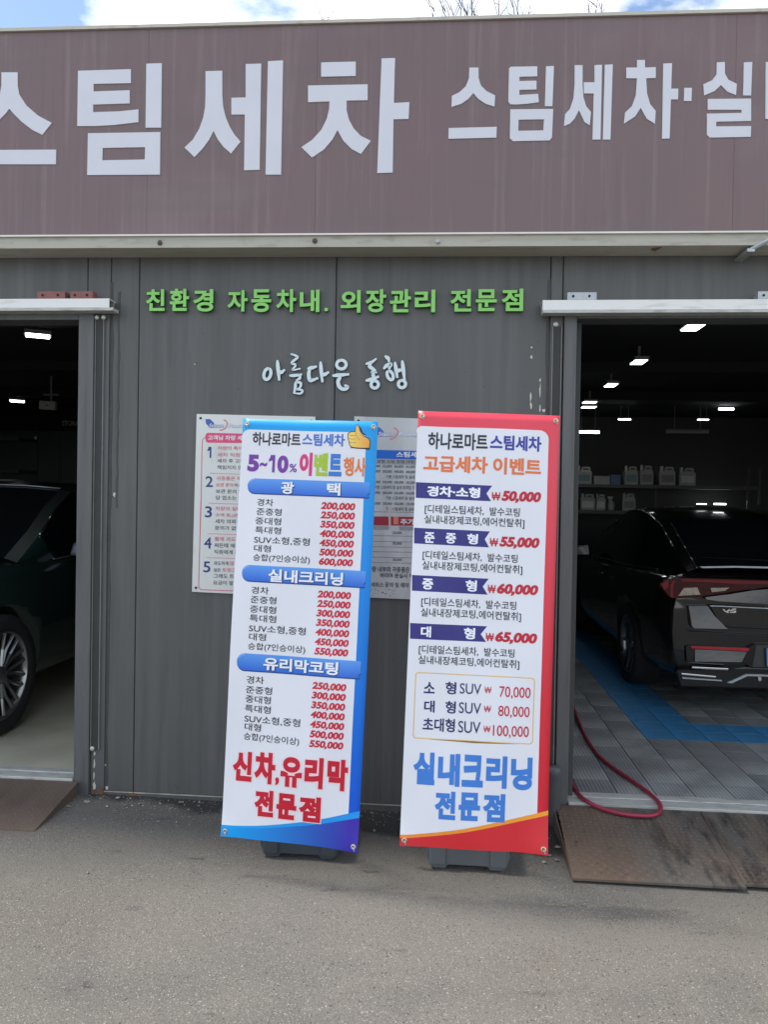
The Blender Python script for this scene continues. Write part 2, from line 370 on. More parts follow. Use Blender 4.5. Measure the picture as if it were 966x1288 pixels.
# door jambs -------------------------------------------------------
def vpost(x0, x1, y0, y1, z0, z1, m=M_jamb, name='door_jamb', bevel=.003): return G().box(x0, x1, y0, y1, z0, z1).obj(name, m, bld, bevel=bevel)
vpost(XL, XL+.082, -.035, .30, -.03, ZT+.04)
vpost(XL+.084, XL+.158, -.012, .20, -.03, ZT+.10)
s1 = vpost(XL+.088, XL+.130, -.022, -.0125, atY(112, 940).z, atY(125, 400).z, M_strip, 'guide_strip', 0)
for x in (XL+.086, XL+.130): G().box(x, x+.004, -.026, -.0125, atY(112, 940).z, atY(125, 400).z).obj('strip_edge', M_lip, bld)
for (px, py) in ((121, 399), (129.5, 399), (107.5, 942), (115, 942)):
    p = atY(px, py, -.03); G().lathe([(.012, 0), (.012, -.008), (.006, -.012)], (p.x, -.022, p.z), 'Y', 14).obj('bolt', M_bolt, bld)
vpost(XR-.062, XR, -.035, .34, -.03, ZT+.04)
vpost(XR-.128, XR-.064, -.012, .20, -.03, ZT+.10)
vpost(XR-.118, XR-.076, -.022, -.0125, .25, atY(700, 412).z, M_strip, 'guide_strip', 0)
for x in (XR-.120, XR-.076): G().box(x, x+.004, -.026, -.0125, .25, atY(700, 412).z).obj('strip_edge', M_lip, bld)
p = atY(700, 407, -.03); G().lathe([(.013, 0), (.013, -.008), (.006, -.012)], (p.x, -.012, p.z), 'Y', 14).obj('bolt', M_bolt, bld)
vpost(-5.598, XL-.002, -.030, .10, ZT, ZT+.055, name='door_head'); vpost(XR+.002, 5.498, -.030, .10, ZT, ZT+.055, name='door_head')
vpost(XR+.002, XR+.034, .03, .34, FZ+.006, ZT-.002, M_inw, 'inner_jamb')
# caulk seams
def wob(x, z0, z1, w, m, name, y=-.0025, n=26):
    g = G(); L_ = []; R_ = []
    for i in range(n+1):
        z = z0+(z1-z0)*i/n; c = x+random.uniform(-.25, .25)*w; ww = w*random.uniform(.6, 1.3)
        L_.append((c-ww/2, z)); R_.append((c+ww/2, z))
    g.poly(L_+R_[::-1], y, .004); return g.obj(name, m, bld)
wob(xj0+.004, 0.02, 2.75, .018, M_caulk, 'caulk_seam'); wob(xj1-.004, 0.02, 2.75, .026, M_caulk, 'caulk_seam'); wob(xj0+.045, 1.55, 2.7, .010, M_caulk, 'caulk_seam')
# base flashing of the wall
G().box(xj0, xj1, -.010, -.0005, -.05, .028).obj('base_flashing', M_jamb, bld)
G().box(xj0, xj1, -.0125, -.0105, .026, .032).obj('flashing_edge', mat('cream_bead', (.42, .40, .30), .6, var=.35, vs=14), bld)
# door sills
def sill(x0, x1):
    G().box(x0, x1, -.045, .03, -.01, FZ).obj('door_sill', M_sill, bld, bevel=.004)
    G().box(x0, x1, .036, .10, -.01, FZ+.004).obj('door_sill', M_sill, bld, bevel=.004)
sill(-5.598, XL-.002); sill(XR+.002, 5.498)
# floors
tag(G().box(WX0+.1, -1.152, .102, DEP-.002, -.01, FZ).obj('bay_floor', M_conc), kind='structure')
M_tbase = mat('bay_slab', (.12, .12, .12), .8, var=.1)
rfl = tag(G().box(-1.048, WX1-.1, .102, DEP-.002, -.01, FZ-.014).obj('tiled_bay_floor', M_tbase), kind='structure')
# interlocking plastic floor tiles with raised ribs
def tile_mat(name, col):
    m, nt, cur, b, t = layers(name, col, .42, [(tuple(c*1.4+.03 for c in col), .5, (1, 1, 1), 2.2, .45, .75, 5), (tuple(c*.4+.02 for c in col), .65, (1, 1, 1), 4, .48, .72, 7), ((.20, .20, .19), .5, (1, 1, 1), 1.3, .5, .7, 6)])
    t = nd(nt, 'ShaderNodeTexCoord')
    l = nt.links
    ck = nd(nt, 'ShaderNodeTexChecker'); ck.inputs['Scale'].default_value = 5.0; l.new(t.outputs['Object'], ck.inputs[0])
    w1 = nd(nt, 'ShaderNodeTexWave'); w1.bands_direction = 'X'; w1.inputs['Scale'].default_value = 16; w2 = nd(nt, 'ShaderNodeTexWave'); w2.bands_direction = 'Y'; w2.inputs['Scale'].default_value = 16
    l.new(t.outputs['Object'], w1.inputs[0]); l.new(t.outputs['Object'], w2.inputs[0])
    x = nd(nt, 'ShaderNodeMix', data_type='RGBA'); l.new(ck.outputs['Fac'], x.inputs[0]); l.new(w1.outputs[0], x.inputs[6]); l.new(w2.outputs[0], x.inputs[7])
    bu = nd(nt, 'ShaderNodeBump'); bu.inputs['Strength'].default_value = .4; bu.inputs['Distance'].default_value = .004; l.new(x.outputs[2], bu.inputs['Height']); l.new(bu.outputs[0], b.inputs['Normal'])
    # recess shade painted in: slots between the ribs get a darker colour
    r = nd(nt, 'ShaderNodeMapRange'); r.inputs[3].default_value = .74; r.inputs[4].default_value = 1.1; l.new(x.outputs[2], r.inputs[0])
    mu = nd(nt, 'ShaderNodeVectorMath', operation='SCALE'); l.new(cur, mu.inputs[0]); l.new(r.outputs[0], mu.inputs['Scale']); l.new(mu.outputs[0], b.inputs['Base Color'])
    return m
MT = [tile_mat('grey_tile', (.31, .325, .32)), tile_mat('dark_grey_tile', (.25, .26, .26)), tile_mat('blue_tile', (.06, .28, .55)), tile_mat('pale_grey_tile', (.37, .385, .375))]
TS = .2
def tmesh(mt):
    g = G(); e = .0008; h = .012
    g.add([(e, e, 0), (TS-e, e, 0), (TS-e, TS-e, 0), (e, TS-e, 0), (e+.0015, e+.0015, h), (TS-e-.0015, e+.0015, h), (TS-e-.0015, TS-e-.0015, h), (e+.0015, TS-e-.0015, h)],
          [(4, 5, 6, 7), (0, 1, 5, 4), (1, 2, 6, 5), (2, 3, 7, 6), (3, 0, 4, 7)])
    return g.mesh('floor_tile', mt)
TM = [tmesh(m) for m in MT]
bx0 = atZ(792, 900, FZ).x; by0 = atZ(960, 937, FZ).y
gx0 = XR-.12; ncol = 17; tiles = []
col_b = round((bx0 - gx0)/TS); row_b = round((by0-.104)/TS)
for j in range(40):
    for i in range(-2, 26):
        blue = (j in (row_b, row_b+1) and i >= col_b) or (i in (col_b, col_b+1) and j > row_b)
        k = 2 if blue else (3 if (i+j) % 2 == 0 and random.random() < .75 else (1 if random.random() < .6 else 0))
        x, y = gx0+i*TS, .104+j*TS
        tiles.append(((Vector((x, y, FZ))-CAM).length, i, j, k, x, y))
tiles.sort()
vis = [t for t in tiles if XR-.1 < t[4]-(t[5])*.14 and -.35 < math.atan2(t[4], t[5]+3.98)-.0 < .62]
near = set((t[1], t[2]) for t in vis[:296]); rest = G()
for (d, i, j, k, x, y) in tiles:
    if (i, j) in near:
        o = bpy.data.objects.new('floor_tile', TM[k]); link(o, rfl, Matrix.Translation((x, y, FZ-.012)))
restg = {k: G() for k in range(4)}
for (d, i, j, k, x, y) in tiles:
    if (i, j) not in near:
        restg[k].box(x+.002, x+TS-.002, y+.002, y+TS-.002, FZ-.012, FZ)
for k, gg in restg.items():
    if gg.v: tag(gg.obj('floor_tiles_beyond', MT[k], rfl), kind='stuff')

# ------------------------------------------------------------------ fascia sign
SY = -.15
fS = Frame((0, SY, 0), (1, 0, 0), (0, 0, 1))
zt0 = atY(0, 38, SY).z; zt1 = atY(966, 13, SY).z; zb0 = atY(0, 297, SY).z; zb1 = atY(966, 291.5, SY).z
xl, xr = atY(0, 200, SY).x, atY(966, 200, SY).x
def zline(x, a, b): return a+(b-a)*(x-xl)/(xr-xl)
sign = empty('fascia_sign', (0, SY, zb0), 'long weathered mauve shop sign with white Korean lettering across the top of the facade', 'sign')
cuts = [-5.2, -3.3, atY(185, 200, SY).x, atY(397, 200, SY).x, 1.35, 3.2, 5.2]
for a, b in zip(cuts, cuts[1:]):
    g = G(); e = .0005
    g.poly([(a+e, zline(a, zb0, zb1)), (b-e, zline(b, zb0, zb1)), (b-e, zline(b, zt0, zt1)-.012), (a+e, zline(a, zt0, zt1)-.012)], 0, .02)
    g.obj('sign_panel', M_sign, sign, fS.M)
g = G(); g.add([], [])
a, b = cuts[0], cuts[-1]
for y0, y1, lo, hi, nm, mm in ((-.012, .10, -.012, .004, 'coping', M_coping),):
    g = G(); g.add([(x, y, zline(x, zt0, zt1)+z) for x in (a, b) for y in (y0, y1) for z in (lo, hi)], [(0, 1, 3, 2), (4, 6, 7, 5), (0, 4, 5, 1), (2, 3, 7, 6), (1, 5, 7, 3), (0, 2, 6, 4)]); g.obj(nm, mm, sign, fS.M)
def bar(y0, y1, lo, hi, nm, mm, parent=sign):
    g = G(); g.add([(x, y, zline(x, zb0, zb1)+z) for x in (a, b) for y in (y0, y1) for z in (lo, hi)], [(0, 1, 3, 2), (4, 6, 7, 5), (0, 4, 5, 1), (2, 3, 7, 6), (1, 5, 7, 3), (0, 2, 6, 4)]); return g.obj(nm, mm, parent, fS.M)
bar(-.022, .148, -.010, -.002, 'trim_lip', mat('bright_lip', (.78, .77, .70), .4))
bar(-.008, .148, -.066, -.011, 'bottom_trim', M_trim)
bar(.021, .148, 0, .9, 'sign_box', M_inw)
def letter(f, polys, depth=.004, m=M_vinyl, parent=sign, fr=fS, lift=0.):
    g = G()
    for P_ in polys:
        out, hole = (P_ if isinstance(P_[0], list) else (P_, None))
        g.poly([fr.px(f, *q) for q in out], -lift-depth, -lift-.0001, [fr.px(f, *q) for q in hole] if hole else None)
    return g.obj('letter', m, parent, fr.M)
def smooth(pts, n=3):
    """chaikin-free helper: keep as is"""
    return pts
# large letters
c = 11.85
rt = [(22, 91.5), (22, 108), (24, 119), (33, 133), (48, 146), (65, 155), (53, 170), (40, 163.5), (26.5, 153), (16.6, 143), (c-.4, 137)]
letter('p', [rt+[(2*c-x, y) for x, y in rt[::-1][1:]], [(2*c-70.4, 189.3), (70.4, 188.6), (70.2, 207), (2*c-70.4, 207)]])
letter('S', [[(196,179),(329,175),(329,210),(235,212),(235,231),(326,228),(326,261),(234,264),(234,283),(300,281),(348,276),(348,308),(290,315),(240,318),(194,318)],
             [(368,161),(407,160),(405,322),(366,322)], [[(221,336),(403,333),(402,440),(219,441)], [(258,373),(365,371),(364,402),(257,404)]]])
letter('S', [[(517,180),(559,179),(559,240),(561,268),(567,293),(577,318),(590,340),(605,357),(581,387),(562,370),(548,352),(537,330),(526,352),(510,374),(489,396),(464,372),(485,352),(501,325),(511,297),(516,270),(517,240)],
             [(582,247),(618,246),(618,162),(657,161),(653,428),(614,429),(616,289),(582,289)], [(674,155),(712,153),(707,440),(668,440)]])
letter('S', [[(808,158),(895,156),(895,192),(808,194)],
             [(775,216),(925,213),(925,253),(872,254),(872,278),(878,302),(890,324),(908,343),(933,355),(908,388),(885,376),(864,355),(849,328),(836,352),(815,377),(785,397),(758,371),(785,353),(808,328),(822,300),(828,275),(829,256),(775,258)],
             [(960,148),(994,147),(991,260),(1030,258),(1028,300),(990,301),(988,435),(949,436)]])
# smaller letters
letter('T', [[(215,171),(238,171),(238,196),(244,216),(258,230),(280,241),(278,269),(256,262),(238,250),(225,235),(212,250),(195,262),(170,270),(171,242),(190,233),(206,218),(214,198)], [(163,323),(284,320),(283,347),(162,350)]])
letter('T', [[(319,169),(386,168),(386,193),(341,194),(341,205),(384,204),(384,226),(341,227),(341,240),(388,237),(390,258),(360,262),(330,264),(318,263),(313,256),(315,173)], [(408,168),(428,167),(424,268),(405,268)],
             [[(318,276),(426,275),(423,346),(417,354),(325,356),(317,349)], [(339,302),(403,301),(401,329),(338,330)]]])
letter('T', [[(480,165),(500,165),(500,215),(502,245),(509,268),(521,283),(518,316),(505,308),(491,278),(480,299),(468,312),(453,318),(456,288),(468,275),(477,248),(480,210)],
             [(503,208),(530,208),(530,165),(549,164),(545,352),(525,352),(528,236),(503,236)], [(556,164),(576,163),(570,352),(551,352)]])
letter('T', [[(637,152),(657,152),(657,171),(684,170),(684,197),(660,198),(662,235),(670,263),(684,280),(682,312),(662,300),(646,272),(632,294),(604,312),(607,284),(624,268),(634,240),(637,198),(610,198),(610,171),(637,171)],
             [(703,161),(725,160),(723,224),(741,224),(740,251),(722,251),(719,349),(700,350)]])
letter('T', [[(756,222),(775,222),(774,255),(755,255)]])
letter('T', [[(838,158),(858,157),(858,186),(867,202),(888,212),(886,240),(865,232),(848,215),(832,230),(806,241),(804,213),(826,203),(837,188)], [(906,158),(927,157),(924,241),(904,241)],
             [(815,250),(924,249),(924,305),(836,307),(836,319),(924,318),(923,345),(820,347),(813,340),(813,287),(900,285),(900,277),(815,277)]])
letter('T', [[(961,157),(983,157),(983,268),(1012,266),(1012,300),(960,300)], [(1022,160),(1042,159),(1042,225),(1058,225),(1058,158),(1080,157),(1078,350),(1058,350),(1058,252),(1041,252),(1040,345),(1020,345)]])
# wasp nest, bracket arm and screws under the trim
for (px, py) in ((201, 305.5), (396, 303)):
    p = atY(px, py, SY-.01); G().lathe([(.011, 0), (.013, -.006), (.006, -.012)], (p.x, SY-.008, p.z), 'Y', 10).obj('trim_screw', mat('rusty_screw', (.10, .07, .05), .7), sign, I4)
p = atY(551, 304, SY-.01); G().lathe([(.011, 0), (.011, -.008), (.005, -.011)], (p.x, SY-.008, p.z), 'Y', 10).obj('trim_screw', M_galv, sign, I4)
g = G(); p = atY(826, 312, SY+.03)
for i in range(16):
    q = p+Vector((random.uniform(-.02, .02), random.uniform(-.01, .01), random.uniform(-.012, .016))); g.lathe([(.002, -.007), (.008, -.003), (.008, .003), (.002, .007)], tuple(q), 'Z', 7)
tag(g.obj('mud_nest', mat('mud', (.16, .09, .05), .9, var=.2, vs=40)), 'small brown insect nest stuck under the cream trim of the sign', 'nest')
a0, b0 = atY(945, 314, -.155), atY(966, 303, -.175)
d_ = (b0-a0); br = empty('stay_bracket', tuple(a0), 'galvanised angle bracket under the sign edge above the right bay', 'bracket')
G().tube([a0, a0+d_*.5, a0+d_*1.1], .010, 6).obj('stay_arm', M_galv, br, I4); G().box(a0.x-.02, a0.x+.015, a0.y-.01, -.002, a0.z-.012, a0.z+.003).obj('foot_plate', M_galv, br, I4)

# ------------------------------------------------------------------ door rails
def rail(px0, px1, py0, py1, label, x_end=None):
    A, B = atY(px0, py0, -.09), atY(px1, py0, -.09); zb = atY(px1, py1, -.09).z
    x0, x1 = (A.x if x_end is None or x_end > 0 else x_end), (B.x if x_end is None or x_end < 0 else x_end)
    e = empty('door_rail', ((x0+x1)/2, -.05, zb), label, 'door rail', 'sliding door rails above the bays')
    G().box(x0, x1, -.09, -.088, zb, A.z).obj('rail_face', M_rail, e, I4); G().box(x0, x1, -.0875, -.012, A.z-.004, A.z).obj('rail_top', M_rail, e, I4)
    G().box(x0-.0 if x_end and x_end > 0 else x0, x1+(.025 if (x_end and x_end < 0) else 0), -.100, -.03, zb-.016, zb-.001).obj('rail_lip', M_sill, e, I4)
    G().box(x0, x1, -.028, -.024, zb-.01, A.z-.005).obj('rail_back', M_galv, e, I4)
    return e, A.z
def rbr(e, px0, px1, zb, zt, m, y=-.085):
    x0, x1 = atY(px0, 372, y).x, atY(px1, 372, y).x
    o = G().box(x0, x1, y, -.03, zb+.001, zt).obj('rail_bracket', m, e, I4, bevel=.002)
    for u in (.2, .75):
        x = x0+(x1-x0)*u; G().lathe([(.006, 0), (.006, -.003)], (x, y-.0005, (zb+zt)/2), 'Y', 12).obj('screw_hole', M_dark, o, I4)
e, z = rail(0, 137, 376, 387, 'white sliding door rail above the left bay carrying two red brackets', -5.3)
zt_ = atY(50, 366.5, -.085).z; rbr(e, 46, 81, z, zt_, M_redox); rbr(e, 88, 116, z, zt_, M_redox)
e, z = rail(683, 966, 377.5, 389, 'white sliding door rail above the right bay carrying galvanised brackets', 5.2)
zt_ = atY(720, 367.5, -.085).z; rbr(e, 714, 751, z, zt_, M_galv); rbr(e, 954, 990, z, zt_, M_galv)

# ------------------------------------------------------------------ wall lettering
fW = Frame((0, 0, 0), (1, 0, 0), (0, 0, 1))
p = atY(422, 392)
gl = empty('green_lettering', (p.x, 0, p.z), 'row of raised green Korean letters fixed to the grey wall under the sign', 'lettering')
def letter3d(f, ch, x0, y0, x1, y1, parent, off=.03):
    g = G(); put(g, fW, f, ch, x0, y1, x1, y0, off=off, lift=.006, depth=.022)
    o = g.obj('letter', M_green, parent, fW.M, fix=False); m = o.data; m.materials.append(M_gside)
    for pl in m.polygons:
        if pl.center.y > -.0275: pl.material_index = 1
    return o
for ch, x0, y0, x1, y1 in (('친',88,88,170,182),('환',190,86,275,182),('경',292,88,380,185),('자',440,92,528,185),('동',543,88,630,187),('차',650,88,738,187),('내',752,90,838,187),('.',858,168,875,184)):
    letter3d('g', ch, x0, y0, x1, y1, gl)
for ch, x0, y0, x1, y1 in (('외',100,92,188,190),('장',207,88,298,188),('관',313,88,405,188),('리',420,90,510,188),('전',573,88,666,185),('문',684,88,776,183),('점',795,86,890,183)):
    letter3d('h', ch, x0, y0, x1, y1, gl)
p = atY(422, 470)
wl = empty('script_lettering', (p.x, 0, p.z), 'white brush script Korean letters raised on the grey wall below the green row', 'lettering')
def ell(cx, cy, rx, ry, n=14, a0=-100, tilt=0):
    return [(cx+rx*math.cos(R(a0+i*360/n))+tilt*math.sin(R(a0+i*360/n)), cy+ry*math.sin(R(a0+i*360/n))) for i in range(n+1)]
def brush(strokes, w=8.6):
    g = G()
    for si, st in enumerate(strokes):
        # resample with catmull-rom, stadium ribbon
        P = [Vector(q) for q in st[0]]; W_ = st[1] if len(st) > 1 else w
        Q = [P[0]+(P[0]-P[1])]+P+[P[-1]+(P[-1]-P[-2])]; C_ = []
        for i in range(1, len(Q)-2):
            for k in range(4):
                t = k/4; a, b, c_, d = Q[i-1:i+3]
                C_.append(.5*((2*b)+(c_-a)*t+(2*a-5*b+4*c_-d)*t*t+(3*b-a-3*c_+d)*t**3))
        C_.append(P[-1]); n = len(C_); Lh, Rh = [], []
        closed = (P[0]-P[-1]).length < 2
        for i, q in enumerate(C_):
            d = (C_[min(i+1, n-1)]-C_[max(0, i-1)]); d = d.normalized() if d.length else Vector((1, 0)); nn = Vector((-d.y, d.x))
            t = i/(n-1); ww = W_*(1.0 if closed else (.78+.5*math.sin(math.pi*min(1, t*1.15))**.7*(1-.35*t)))
            Lh.append(q+nn*ww); Rh.append(q-nn*ww)
        dy = -.014-.0006*si
        vs = []
        for a, b in zip(Lh, Rh):
            u, v = fW.px('w', *a), fW.px('w', *b); vs += [(u[0], dy, u[1]), (v[0], dy, v[1]), (u[0], -.003, u[1]), (v[0], -.003, v[1])]
        fs = []
        for i in range(n-1):
            k = 4*i; fs += [(k, k+1, k+5, k+4), (k, k+4, k+6, k+2), (k+1, k+3, k+7, k+5)]
        fs += [(0, 2, 3, 1), (4*n-4, 4*n-3, 4*n-1, 4*n-2)]
        g.add(vs, fs)
        if not closed:
            for q, ww in ((C_[0], W_*.8), (C_[-1], W_*.85)):
                g.poly([fW.px('w', q.x+ww*math.cos(a*math.pi/6), q.y+ww*math.sin(a*math.pi/6)) for a in range(12)], dy-.0004, -.003)
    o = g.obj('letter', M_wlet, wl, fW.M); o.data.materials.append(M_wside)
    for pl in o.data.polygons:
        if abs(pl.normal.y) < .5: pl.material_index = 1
brush([(ell(118, 180, 19, 30, a0=-80, tilt=-5),), ([(174, 110), (178, 160), (183, 210)],), ([(181, 172), (195, 170), (210, 160)],)])
brush([([(250, 70), (272, 78), (285, 88), (264, 106), (252, 120), (272, 128), (268, 142), (256, 158), (298, 151)], 5.6), ([(244, 189), (272, 188), (304, 183)], 7.5), ([(298, 188), (296, 204), (280, 214)], 6.5), ([(274, 226), (272, 255), (266, 284)], 7), ([(276, 226), (300, 228), (302, 246), (286, 268)], 6), ([(284, 262), (312, 272), (300, 288), (272, 286)], 5.5)])
brush([([(344, 150), (362, 146), (385, 140)],), ([(352, 152), (346, 180), (352, 214), (372, 212), (393, 204)],), ([(412, 118), (415, 165), (421, 220)],), ([(418, 186), (435, 182), (453, 172)],)])
brush([(ell(526, 128, 26, 24),), ([(482, 189), (520, 186), (563, 182)],), ([(520, 190), (516, 205), (508, 218), (512, 245), (530, 262), (552, 262), (562, 250), (548, 244)],)])
brush([([(664, 124), (690, 116), (716, 98)], 7), ([(688, 118), (682, 138), (700, 152), (712, 160)],), ([(712, 156), (692, 172), (720, 172)], 5), ([(700, 178), (704, 200)],), ([(666, 216), (695, 209), (728, 196)],), (ell(710, 238, 20, 20),)])
brush([([(770, 84), (784, 94), (788, 108)],), ([(762, 148), (778, 132), (800, 126), (790, 148)],), (ell(795, 188, 16, 24, tilt=6),), ([(822, 120), (828, 160), (834, 196)],), ([(828, 165), (846, 160), (862, 156)],), ([(862, 112), (868, 160), (874, 212)],), (ell(860, 236, 20, 20),)])

ONE = [(.28, 1), (1, 1), (1, 0), (.58, 0), (.58, .70), (0, .60), (0, .78), (.16, .82)]
def one(fr, f, x0, y0, x1, y1, m, nm, par, lift):
    a, b = fr.px(f, x0, y0), fr.px(f, x1, y1)
    return G().poly([(a[0]+(b[0]-a[0])*u, a[1]+(b[1]-a[1])*v) for u, v in ONE], -lift).obj(nm, m, par, fr.M)
# ------------------------------------------------------------------ notice boards on the wall
def board(corners, label, m, thick=.012):
    P4 = [fW.px('p', *q) for q in corners]
    e = empty('notice_board', (P4[2][0], 0, P4[2][1]), label, 'notice board')
    o = G().poly([P4[2], P4[3], P4[1], P4[0]], -thick, -.001).obj('board_panel', m, e, fW.M)
    for q in P4:
        cx = sum(p[0] for p in P4)/4; cz = sum(p[1] for p in P4)/4
        x = q[0]+(.022 if q[0] < cx else -.022); z_ = q[1]+(.022 if q[1] < cz else -.022)
        G().lathe([(.006, -thick-.0005), (.006, -thick-.004), (.003, -thick-.006)], (x, 0, z_), 'Y', 10).obj('screw', M_dark, e, fW.M)
    return e
fB = Frame((0, -.012, 0), (1, 0, 0), (0, 0, 1))
nb = board(((248, 521), (397, 524.5), (242, 744), (392, 751)), 'white notice board with pink outline and five numbered items, left on the wall', M_board)
I_pink = ink('pink_ink', (224, 74, 122)); I_pk2 = ink('rose_ink', (215, 95, 125)); I_navy = ink('navy_ink', (42, 62, 125)); I_black = ink('black_ink', (52, 52, 54)); I_white = ink('white_ink', (228, 228, 228)); I_redt = ink('soft_red_ink', (222, 88, 108))
def polyp(fr, f, pts, m, name, parent, lift=.0008, hole=None):
    return G().poly([fr.px(f, *q) for q in pts], -lift, None, [fr.px(f, *q) for q in hole] if hole else None).obj(name, m, parent, fr.M)
def stroke_line(fr, f, pts, w, m, name, parent, lift=.0008):
    g = G(); P = [Vector(fr.px(f, *q)) for q in pts]; vs = []; fs = []
    for i, q in enumerate(P):
        d = (P[min(i+1, len(P)-1)]-P[max(i-1, 0)]).normalized(); n = Vector((-d.y, d.x))*w/2
        vs += [(q.x+n.x, -lift, q.y+n.y), (q.x-n.x, -lift, q.y-n.y)]
        if i: fs.append((2*i-2, 2*i-1, 2*i+1, 2*i))
    g.add(vs, fs); return g.obj(name, m, parent, fr.M)
BP = nb.children[0] if nb.children else nb
polyp(fB, 'm', [(185, 345), (195, 315), (215, 303), (1500, 330), (1500, 445), (215, 430), (195, 415), (187, 385)], I_pink, 'header_bar', nb)
g = G(); put(g, fB, 'm', '고객님 차량 세차시', 218, 398, 800, 340, off=.03, lift=.0016); g.obj('header_lettering', I_white, nb, fB.M)
stroke_line(fB, 'm', [(188, 365), (165, 372), (150, 390), (145, 430), (138, 700), (128, 1290), (108, 1900)], .004, I_pk2, 'outline', nb)
stroke_line(fB, 'n', [(122, 0), (108, 560), (95, 1040), (97, 1075), (115, 1102), (145, 1107), (1300, 1150)], .004, I_pk2, 'outline', nb, .0009)
for f, x, y in (('m', 240, 826), ('m', 230, 1214), ('n', 210, 408), ('n', 195, 706)):
    stroke_line(fB, f, [(x, y), (x+700, y+22)], .0022, I_pk2, 'rule_line', nb)
g = G()
one(fB, 'm', 212, 628, 264, 485, I_navy, 'item_number', nb, .0009)
for f, t, x0, y0, x1, y1 in (('m','2',188,1003,285,865),('n','3',172,205,262,68),('n','4',162,592,257,455),('n','5',152,890,242,756)):
    g = G(); put(g, fB, f, t, x0, y0, x1, y1, off=.012); g.obj('item_number', I_navy, nb, fB.M)
gp_, gk_ = G(), G()
for gg, f, t, x0, y0, x1, y1 in ((gp_,'m','차량의 특이 사항은',345,525,880,480),(gp_,'m','세차 직원에게 꼭',343,612,870,566),(gk_,'m','세차 후 고장에 대해',340,690,900,645),(gk_,'m','책임지지 않습니다',340,775,860,730),
        (gp_,'m','귀중품은 직접 보관',328,918,860,872),(gp_,'m','보관 문의',325,1000,543,955),(gk_,'m','하시기 바람',560,1003,840,962),(gk_,'m','보관 문의 없을시',322,1085,800,1040),(gk_,'m','당 업소는 책임이',320,1170,800,1122),
        (gp_,'n','차량의 실내,외',303,122,700,75),(gp_,'n','수액 등,)은 세차시',303,205,780,160),(gk_,'n','세차 의뢰전 미리',300,280,760,235),(gk_,'n','문의가 없을시',297,362,680,318),
        (gp_,'n','휠에 과도한 분진',293,500,760,455),(gk_,'n','찌든때 제거를 원',290,580,740,535),(gk_,'n','직원에게 문의 요',288,662,740,618),
        (gk_,'n','과도하게',283,800,465,755),(gp_,'n','많은 짐을',485,803,720,758),(gk_,'n','실은',282,882,370,838),(gp_,'n','트렁크는',390,885,620,840),(gk_,'n','그래도 트렁크를',280,962,720,918),(gk_,'n','요금이 발생함',275,1045,650,1000)):
    q = G(); put(q, fB, f, t, x0, y0, x1, y1, off=.006); q.obj('rose_lettering' if gg is gp_ else 'black_lettering', I_redt if gg is gp_ else I_black, nb, fB.M)

I_swoosh = ink('red_swoosh_ink', (205, 110, 120)); I_lblue = ink('logo_blue_ink', (60, 95, 175)); I_lsky = ink('logo_sky_ink', (140, 170, 215))
def logo(par, f, ox, oy, s):
    q = lambda pts: [(ox+x*s, oy+y*s) for x, y in pts]
    polyp(fB, f, q([(0, 0), (60, 0), (110, 50), (118, 112), (62, 114), (8, 60)]), I_lblue, 'logo_mark', par)
    g = G(); put(g, fB, f, 'Steam', *q([(40, 112)])[0], *q([(240, 55)])[0], off=.05, shear=.25, lift=.0012); g.obj('logo_outline', I_lblue, par, fB.M)
    g = G(); put(g, fB, f, 'Steam', *q([(45, 108)])[0], *q([(236, 60)])[0], off=.012, shear=.25, lift=.0018); g.obj('logo_lettering', I_white, par, fB.M)
    stroke_line(fB, f, q([(235, 10), (262, 20), (285, 50), (275, 90), (250, 125), (215, 143), (185, 142)]), .006*s, I_swoosh, 'logo_swoosh', par)
    g = G(); put(g, fB, f, 'Power', *q([(290, 114)])[0], *q([(540, 62)])[0], off=.05, shear=.25, lift=.0012); g.obj('logo_outline', I_lsky, par, fB.M)
    g = G(); put(g, fB, f, 'Power', *q([(295, 110)])[0], *q([(535, 67)])[0], off=.01, shear=.25, lift=.0018); g.obj('logo_lettering', I_white, par, fB.M)
logo(nb, 'm', 187, 125, 1.0)
nb2 = board(((446, 524), (596, 529), (440, 750), (590, 757)), 'weathered silver price notice board with blue and red table headers, between the two banners', M_board2)
logo(nb2, 'q', 300, 215, 1.0)
I_hb = ink('header_blue_ink', (20, 95, 190)); I_hr = ink('header_red_ink', (160, 45, 60)); I_gr = ink('grey_band_ink', (150, 152, 152)); I_tk = ink('table_black_ink', (80, 82, 84)); I_or = ink('faded_red_ink', (222, 130, 105))
polyp(fB, 'q', [(90, 485), (1300, 515), (1300, 622), (90, 590)], I_hb, 'header_bar', nb2)
polyp(fB, 'q', [(90, 596), (1300, 626), (1300, 685), (90, 655)], I_gr, 'column_bar', nb2)
g = G(); put(g, fB, 'q', '스팀세차 요금표', 565, 580, 1200, 520, off=.03, lift=.0016); g.obj('header_lettering', I_white, nb2, fB.M)
polyp(fB, 'r', [(60, 186), (475, 190), (472, 298), (60, 290)], I_hr, 'header_bar', nb2)
polyp(fB, 'r', [(500, 190), (1250, 205), (1250, 310), (500, 298)], I_hr, 'header_bar', nb2)
polyp(fB, 'r', [(530, 192), (590, 193), (590, 285), (530, 284)], I_or, 'worn_patch', nb2, .0012)
polyp(fB, 'r', [(60, 296), (470, 300), (470, 350), (60, 345)], I_gr, 'column_bar', nb2); polyp(fB, 'r', [(600, 310), (1250, 318), (1250, 368), (600, 356)], I_gr, 'column_bar', nb2)
polyp(fB, 'r', [(470, 60), (500, 60), (495, 340), (474, 340)], ink('bare_patch', (196, 192, 180)), 'worn_patch', nb2, .0014)
